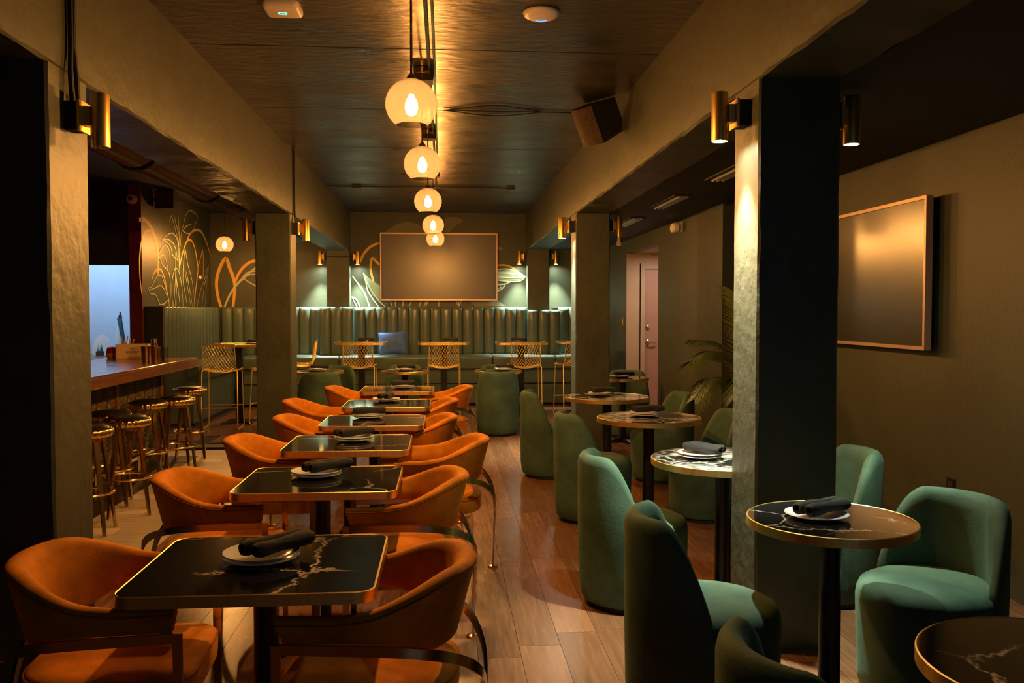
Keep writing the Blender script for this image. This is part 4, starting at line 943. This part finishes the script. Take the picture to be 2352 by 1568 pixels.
for x, y, lab in [(-0.154, 4.25, 'smoky globe pendant lamp nearest the camera'), (-0.144, 5.965, 'second globe pendant lamp in the middle row'), (-0.143, 7.97, 'third globe pendant lamp in the middle row'),
                  (-0.123, 10.19, 'fourth globe pendant lamp in the middle row, before the television'), (-0.117, 12.10, 'farthest globe pendant lamp in the middle row'), (-3.17, 12.95, 'globe pendant lamp glowing before the mural side wall')]:
    placed(pd, used, (x, y, CEIL if x > -1 else CEIL - 0.035), 0, lab, 'globe pendant lamps')

# ---------------------------------------------------------------- wall sconces
def sconce(loc, rz, label, lit, watt=SCONCE_WATT):
    """local: wall at x=0, cylinder out along +x; origin at the height of the lower end"""
    t = thing('wall_sconce', label, 'sconce', loc, rz, 'brass cylinder sconces')
    for nm, me in SC.items(): link(nm, me, t)
    if lit:
        link('spot_lens', LENS, t)
        la = bpy.data.lights.new('sconce_lamp', 'SPOT'); la.energy = watt; la.color = NEUTRAL; la.spot_size = math.radians(66); la.spot_blend = 1.0; la.shadow_soft_size = 0.022
        lo = bpy.data.objects.new('sconce_lamp', la); COL.objects.link(lo); lo.parent = t; lo.location = (0.125, 0, 0.004)
    else:
        link('dark_lens', DLENS, t)
    return t
def one(mb, name, m, sm=35):
    me = mb.mesh(name, sm); me.materials.append(M[m]); return me
SC = {'cylinder': one(MB().lathe([(0.032, 0.018), (0.034, 0.0), (0.037, 0.0), (0.037, 0.216), (0.035, 0.22), (0.001, 0.22)], 36, (0.125, 0), False, False), 'cylinder', 'sconce'),
      'arm': one(MB().box(0.062, 0.092, -0.026, 0.026, 0.085, 0.165), 'arm', 'sconce', 0),
      'back_plate': one(MB().box(0.052, 0.062, -0.055, 0.055, 0.06, 0.185), 'back_plate', 'sconce', 0),
      'junction_box': one(MB().box(0.0, 0.052, -0.05, 0.05, 0.065, 0.18), 'junction_box', 'blackmat', 0)}
LENS = one(MB().lathe([(0.033, 0.012), (0.001, 0.012)], 24, (0.125, 0), False, False), 'spot_lens', 'led', 0)
DLENS = one(MB().lathe([(0.033, 0.012), (0.001, 0.012)], 24, (0.125, 0), False, False), 'dark_lens', 'blackmat', 0)
sconce((LX1, 3.78, 2.20), 0, 'unlit brass cylinder sconce on the near left column', False)
sconce((RX0, 3.90, 2.287), PI, 'lit brass cylinder sconce on the aisle side of the near right column', True, SCONCE_WATT * 2.2)
sconce((RX1 + 0.005, 3.90, 2.282), 0, 'lit sconce on the far right side of the near right column', True)
sconce((-1.90, 9.17, 2.238), PI, 'unlit brass sconce on the bar side of the mid left column', False)
sconce((LX1, 9.17, 2.242), 0, 'unlit brass sconce on the aisle side of the mid left column', False)
sconce((RX0, 9.20, 2.286), PI, 'lit brass sconce on the aisle side of the mid right column', True, SCONCE_WATT * 2.2)
s = sconce((1.735, 9.20, 2.299), 0, 'brass sconce with a bare white bulb hanging from the mid right column', False)
MB().lathe([(0.030, -0.09), (0.030, -0.06), (0.018, -0.03), (0.014, 0.012)], 20, (0.125, 0)).build('bare_bulb', 'white', s)
for x, rz, side in ((-1.905, PI, 'left side of the left pier'), (-1.54, 0, 'right side of the left pier'), (1.383, PI, 'left side of the right pier'), (1.746, 0, 'right side of the right pier')):
    sconce((x, 14.53, 2.275 if x < 0 else 2.295), rz, 'lit brass sconce on the ' + side, True, SCONCE_WATT * 2.6)

# alcove lamp
al = thing('ceiling_lamp', 'small round ceiling lamp in the door alcove', 'ceiling lamp', (3.15, 11.7, 2.35))
MB().lathe([(0.09, -0.03), (0.10, -0.02), (0.10, 0.0)], 28).build('housing', 'white', al)
MB().lathe([(0.085, -0.032), (0.001, -0.032)], 28, (0, 0), False, False).build('diffuser', 'alcovelamp', al)
la = bpy.data.lights.new('alcove_lamp', 'AREA'); la.shape = 'DISK'; la.size = 0.16; la.energy = ALCOVE_WATT; la.color = (1.0, 0.74, 0.58)
lo = bpy.data.objects.new('alcove_lamp', la); COL.objects.link(lo); lo.parent = al; lo.location = (0, 0, -0.036)
ex = thing('added_red_lamp', 'small added red lamp over the bar', 'added lamp', (-3.75, 9.0, 2.62))  # unseen red lamp, added to redden the wall end beside the hatch
MB().box(-0.14, 0.14, -0.02, 0.02, -0.08, 0.08).build('lamp_box', 'redlamp', ex, 0)
MB().box(-0.01, 0.01, -0.01, 0.01, 0.08, 0.5).build('hanger', 'blackmat', ex, 0)

# ---------------------------------------------------------------- ceiling and wall fittings
ap = thing('ceiling_access_point', 'round white ceiling disc with blue light', 'access point', (0.535, 4.80, CEIL))
MB().lathe([(0.03, -0.040), (0.07, -0.036), (0.095, -0.022), (0.101, -0.008), (0.095, 0.0)], 40).build('disc', 'white', ap, 60)
arc = MB(); arc.tube([(0.038 * math.cos(a), 0.038 * math.sin(a), -0.0395) for a in [PI * (0.15 + 0.7 * k / 10) for k in range(11)]], 0.003, 6); arc.build('blue_ring', 'blueled', ap)
sd = thing('smoke_detector', 'square white smoke detector with green light', 'smoke detector', (-0.86, 4.82, CEIL))
rings = [[(x * k, y * k, z) for x, y in rrect(0.098, 0.098, 0.03, 6)] for z, k in ((-0.040, 0.78), (-0.036, 0.90), (-0.025, 0.99), (-0.008, 1.0), (0.0, 0.98))]
MB().loft(rings).build('body', 'white', sd, 50)
MB().tube([(x, y, -0.0395) for x, y in rrect(0.02, 0.014, 0.004, 3)], 0.0028, 6, True).build('green_light', 'greenled', sd)

pipe = MB().tube([(-0.095, YF, CEIL - 0.014), (-0.095, 12.2, CEIL - 0.014)], 0.011, 8)
tag(pipe.build('ceiling_conduit', 'ceiling'), 'painted conduit along the ceiling beside the globe pendants', 'conduit')
pipe = MB().tube([(-0.065, YF, CEIL - 0.012), (-0.06, 5.9, CEIL - 0.012), (-0.07, 10.2, CEIL - 0.012)], 0.008, 8)
tag(pipe.build('ceiling_cable', 'brass'), 'thin bright cable beside the ceiling conduit', 'cable')
cj = thing('cross_conduit', 'painted conduit across the ceiling with two junction boxes', 'conduit', (0, 11.55, CEIL))
MB().tube([(LX1, 0, -0.016), (0.68, 0, -0.016)], 0.010, 8).build('pipe', 'ceiling', cj)
for x in (-1.13, 0.88): MB().box(x - 0.055, x + 0.055, -0.05, 0.05, -0.045, 0).build('junction_box', 'ceiling', cj, 0)
MB().tube([(0.68, 0, -0.016), (0.84, 0, -0.02)], 0.010, 8).build('pipe', 'ceiling', cj)
for k, dy in enumerate((-0.20, 0.0, 0.16)):
    lp = MB().tube([(0.0, 7.16, CEIL - 0.010)] + [(0.05 + 0.75 * q / 10, 7.16 + dy * math.sin(PI * q / 10), CEIL - 0.010) for q in range(1, 11)] + [(1.36, 7.18, CEIL - 0.010)], 0.0042, 6)
    tag(lp.build('ceiling_cable', 'blackmat'), ['cable bowed towards the camera on the ceiling', 'straight cable between two bowed cables on the ceiling', 'cable bowed towards the television on the ceiling'][k], 'cable', 'cables between pendants and right beam')
for k, dx in enumerate((-0.03, 0.03)):
    c = MB().tube([(LX1 + 0.016, 3.78 + dx * 0.4, CEIL), (LX1 + 0.016, 3.78 + dx * 0.4, 2.62), (LX1 + 0.02, 3.78 + dx, 2.50), (LX1 + 0.025, 3.78 + dx, 2.38)], 0.011, 8)
    tag(c.build('wall_conduit', 'blackmat'), ['nearer black conduit running up from the near left sconce', 'farther black conduit running up from the near left sconce'][k], 'conduit')
for k, dx in enumerate((-0.02, 0.02)):
    c = MB().tube([(LX1 + 0.014, 9.17 + dx * 0.3, CEIL), (LX1 + 0.014, 9.17 + dx * 0.3, 2.55), (LX1 + 0.025, 9.17 + dx, 2.42)], 0.010, 8)
    tag(c.build('wall_conduit', 'blackmat'), ['nearer black conduit above the mid left sconce', 'farther black conduit above the mid left sconce'][k], 'conduit')
c = MB().tube([(-1.90, 14.39, 2.40), (-1.55, 14.39, 2.40)], 0.007, 6); tag(c.build('wall_conduit', 'blackmat'), 'thin conduit linking the two sconces of the left pier', 'conduit')

# spiral duct behind the left beam
dc = thing('spiral_duct', 'dark ribbed air duct hanging along the left beam over the bar', 'duct', (-2.14, 0, 2.66))
rings = []; n = 22; y = 2.0; i = 0
while y < 13.0:
    r = 0.143 if i % 2 == 0 else 0.154
    rings.append([(r * math.cos(2 * PI * j / n), y, r * math.sin(2 * PI * j / n)) for j in range(n)]); y += 0.035; i += 1
MB().loft(rings).build('duct_tube', 'duct', dc, 30)
for y in (4.5, 6.3, 8.1, 9.9, 11.7):
    MB().tube([(0.158 * math.cos(2 * PI * j / 24), y, 0.158 * math.sin(2 * PI * j / 24)) for j in range(24)], 0.012, 6, True).build('hanger_band', 'blackmat', dc)
    MB().box(-0.01, 0.01, y - 0.01, y + 0.01, 0.15, 0.46).build('hanger_rod', 'blackmat', dc, 0)

# speaker on the right beam
sp = thing('loudspeaker', 'dark loudspeaker with brown grille high on the right beam', 'speaker', (1.19, 6.75, 2.99))
bd = MB(); bd.loft([[(-0.12, -0.11, -0.15), (0.10, -0.16, -0.13), (0.10, 0.16, -0.13), (-0.12, 0.11, -0.15)], [(-0.12, -0.11, 0.15), (0.10, -0.16, 0.13), (0.10, 0.16, 0.13), (-0.12, 0.11, 0.15)]])
gr = MB()
rings = []
for k in range(7):
    a = -1 + 2 * k / 6; rings.append([(-0.122 - 0.03 * (1 - a * a), a * 0.11, -0.145), (-0.122 - 0.03 * (1 - a * a), a * 0.11, 0.145)])
rings = [[r[0] for r in rings] + [(-0.118, 0.11, -0.145), (-0.118, -0.11, -0.145)], [r[1] for r in rings] + [(-0.118, 0.11, 0.145), (-0.118, -0.11, 0.145)]]
gr.loft(rings)
rot = Matrix.Rotation(math.radians(35), 4, 'Z') @ Matrix.Rotation(math.radians(-28), 4, 'Y')
bd.xf(rot).build('cabinet', 'blackmat', sp, 0); gr.xf(rot).build('grille', 'grille', sp, 30)
MB().bar([(0.24, 0.10, 0.08), (0.08, 0.06, 0.05)], [(0, 0, 1)] * 2, 0.04, 0.012).build('bracket', 'black', sp, 0)

# ceiling vents over the right aisle
def vent(x, y, label):
    v = thing('ceiling_vent', label, 'vent', (x, y, RCEIL), 0, 'ceiling vents over the right aisle')
    f = MB()
    for a, b, c, d in ((-0.085, 0.085, -0.49, -0.46), (-0.085, 0.085, 0.46, 0.49), (-0.085, -0.06, -0.46, 0.46), (0.06, 0.085, -0.46, 0.46)): f.box(a, b, c, d, -0.012, 0.0)
    f.build('frame', 'blackmat', v, 0)
    for q in (-0.04, 0.0, 0.04):
        MB().bar([(q, -0.46, -0.010), (q, 0.46, -0.010)], [(1.0, 0, 0.55)] * 2, 0.03, 0.003).build('louvre', 'vent', v, 0)
    return v
vent(2.11, 8.05, 'slotted ceiling vent before the door alcove'); vent(2.12, 9.90, 'slotted ceiling vent above the mid right sconce'); vent(2.11, 6.2, 'slotted ceiling vent beside the near right column')

em = thing('emergency_light', 'white twin head emergency light high on the right wall', 'emergency light', (XR2, 9.60, 2.45))
MB().box(-0.03, 0.0, -0.06, 0.06, -0.055, 0.055).build('base', 'white', em, 30)
for dy in (-0.045, 0.045):
    h = MB().lathe([(0.02, -0.045), (0.05, -0.03), (0.056, 0.0), (0.056, 0.02), (0.045, 0.03)], 24); h.xf(Matrix.Translation((-0.07, dy, -0.005)) @ Matrix.Rotation(-PI / 2, 4, 'Y') @ Matrix.Rotation(dy * 6, 4, 'X'))
    h.build('lamp_head', 'white', em)
oo = thing('wall_outlet', 'black socket plate low on the right hand wall', 'outlet', (XR, 4.90, 0.47))
MB().box(-0.008, 0, -0.04, 0.04, -0.06, 0.06).build('plate', 'black', oo, 0)
for dz in (-0.025, 0.025): MB().box(-0.011, -0.008, -0.018, 0.018, dz - 0.015, dz + 0.015).build('socket', 'blackmat', oo, 0)
sw = thing('light_switch', 'brass light switch beside the door alcove', 'switch', (XR2, 12.78, 1.36))
MB().box(-0.008, 0, -0.04, 0.04, -0.06, 0.06).build('plate', 'brushed', sw, 0); MB().box(-0.014, -0.008, -0.008, 0.008, -0.016, 0.016).build('toggle', 'white', sw, 0)
dm = thing('dome_camera', 'small dome camera on the red wall end', 'camera', (-3.93, 11.42, 2.93))
h = MB().lathe([(0.065, 0), (0.065, 0.03), (0.05, 0.065), (0.02, 0.082)], 24); h.xf(Matrix.Rotation(PI / 2, 4, 'X')); h.build('dome', 'white', dm)
h = MB().lathe([(0.028, 0.06), (0.026, 0.085), (0.01, 0.095)], 16); h.xf(Matrix.Rotation(PI / 2, 4, 'X')); h.build('lens', 'black', dm)
kn = MB().lathe([(0.028, 0), (0.028, 0.02), (0.02, 0.026)], 20); kn.xf(Matrix.Translation((XL2, 14.05, 2.04)) @ Matrix.Rotation(PI / 2, 4, 'Y'))
tag(kn.build('wall_button', 'white'), 'round white button on the mural side wall', 'button')
bs2 = thing('corner_speaker', 'dark speaker box under the ceiling beside the left mural', 'speaker', (-3.66, 11.9, 2.98))
MB().box(-0.12, 0.12, -0.10, 0.10, -0.12, 0.12).build('cabinet', 'blackmat', bs2, 0); MB().box(-0.10, 0.10, -0.108, -0.098, -0.10, 0.10).build('grille', 'grille', bs2, 0); MB().box(-0.17, -0.12, -0.02, 0.02, -0.02, 0.02).build('bracket', 'black', bs2, 0)

# ---------------------------------------------------------------- palm in the wall nook
pt = thing('potted_palm', 'green palm in a pot between the near right column and the wall', 'plant', (2.68, 7.40, 0))
MB().lathe([(0.13, 0.0), (0.14, 0.01), (0.18, 0.34), (0.19, 0.36), (0.175, 0.36), (0.165, 0.32), (0.001, 0.31)], 28).build('pot', 'black', pt)
MB().tube([(0, 0, 0.3), (0.01, 0.0, 0.62)], 0.03, 8).build('stem', 'trunk', pt)
prng = random.Random(8)
def frond(path, nl, ll, droop):
    P = spline(path, 8); fr = MB(); fr.tube(P, 0.008, 5, False, 0.002)
    n = len(P)
    for k in range(nl):
        f = (0.18 + 0.8 * k / (nl - 1)) * (n - 1); i = min(int(f), n - 2); c = P[i].lerp(P[i + 1], f - i); tg = (P[i + 1] - P[i]).normalized()
        side = tg.cross(Vector((0, 0, 1)));
        side = side.normalized() if side.length > 0.1 else Vector((1, 0, 0))
        q = ll * (0.55 + 0.45 * math.sin(PI * (0.12 + 0.85 * k / nl)))
        for sg in (-1, 1):
            d = (side * sg + tg * 0.75 + Vector((0, 0, 0.12 - prng.random() * 0.1))).normalized(); w = tg * 0.009
            a = c; m_ = c + d * q * 0.5 + Vector((0, 0, -droop * q * 0.15)); e = c + d * q + Vector((0, 0, -droop * q * 0.65))
            up = Vector((0, 0, 0.003))
            fr.add([a - w * .5, a + w * .5, m_ - w * 1.1, m_ + w * 1.1, e, m_ + up], [(0, 1, 3, 5, 2), (2, 5, 3, 4)])
    return fr
for p, nl, ll, dr in [([(0, 0, 0.6), (-0.05, -0.05, 1.1), (-0.10, -0.1, 1.45), (-0.22, -0.16, 1.68)], 44, 0.30, 0.25),
                      ([(0, 0, 0.6), (-0.15, -0.05, 1.0), (-0.36, -0.1, 1.17), (-0.58, -0.12, 1.10)], 38, 0.24, 0.7),
                      ([(0, 0, 0.6), (-0.2, -0.1, 0.88), (-0.42, -0.2, 0.95), (-0.60, -0.28, 0.78)], 38, 0.24, 0.8),
                      ([(0, 0, 0.6), (-0.05, 0.12, 1.0), (-0.22, 0.2, 1.22), (-0.45, 0.24, 1.26)], 36, 0.24, 0.6),
                      ([(0, 0, 0.6), (-0.12, -0.2, 0.9), (-0.22, -0.42, 0.98), (-0.30, -0.6, 0.86)], 36, 0.24, 0.8),
                      ([(0, 0, 0.6), (0.05, -0.12, 1.1), (0.06, -0.2, 1.5), (0.0, -0.32, 1.8)], 36, 0.26, 0.4),
                      ([(0, 0, 0.6), (0.08, -0.2, 1.0), (0.14, -0.4, 1.15), (0.15, -0.6, 1.05)], 20, 0.18, 0.7)]:
    frond(p, nl, ll, dr).build('frond', 'palm', pt, 0)
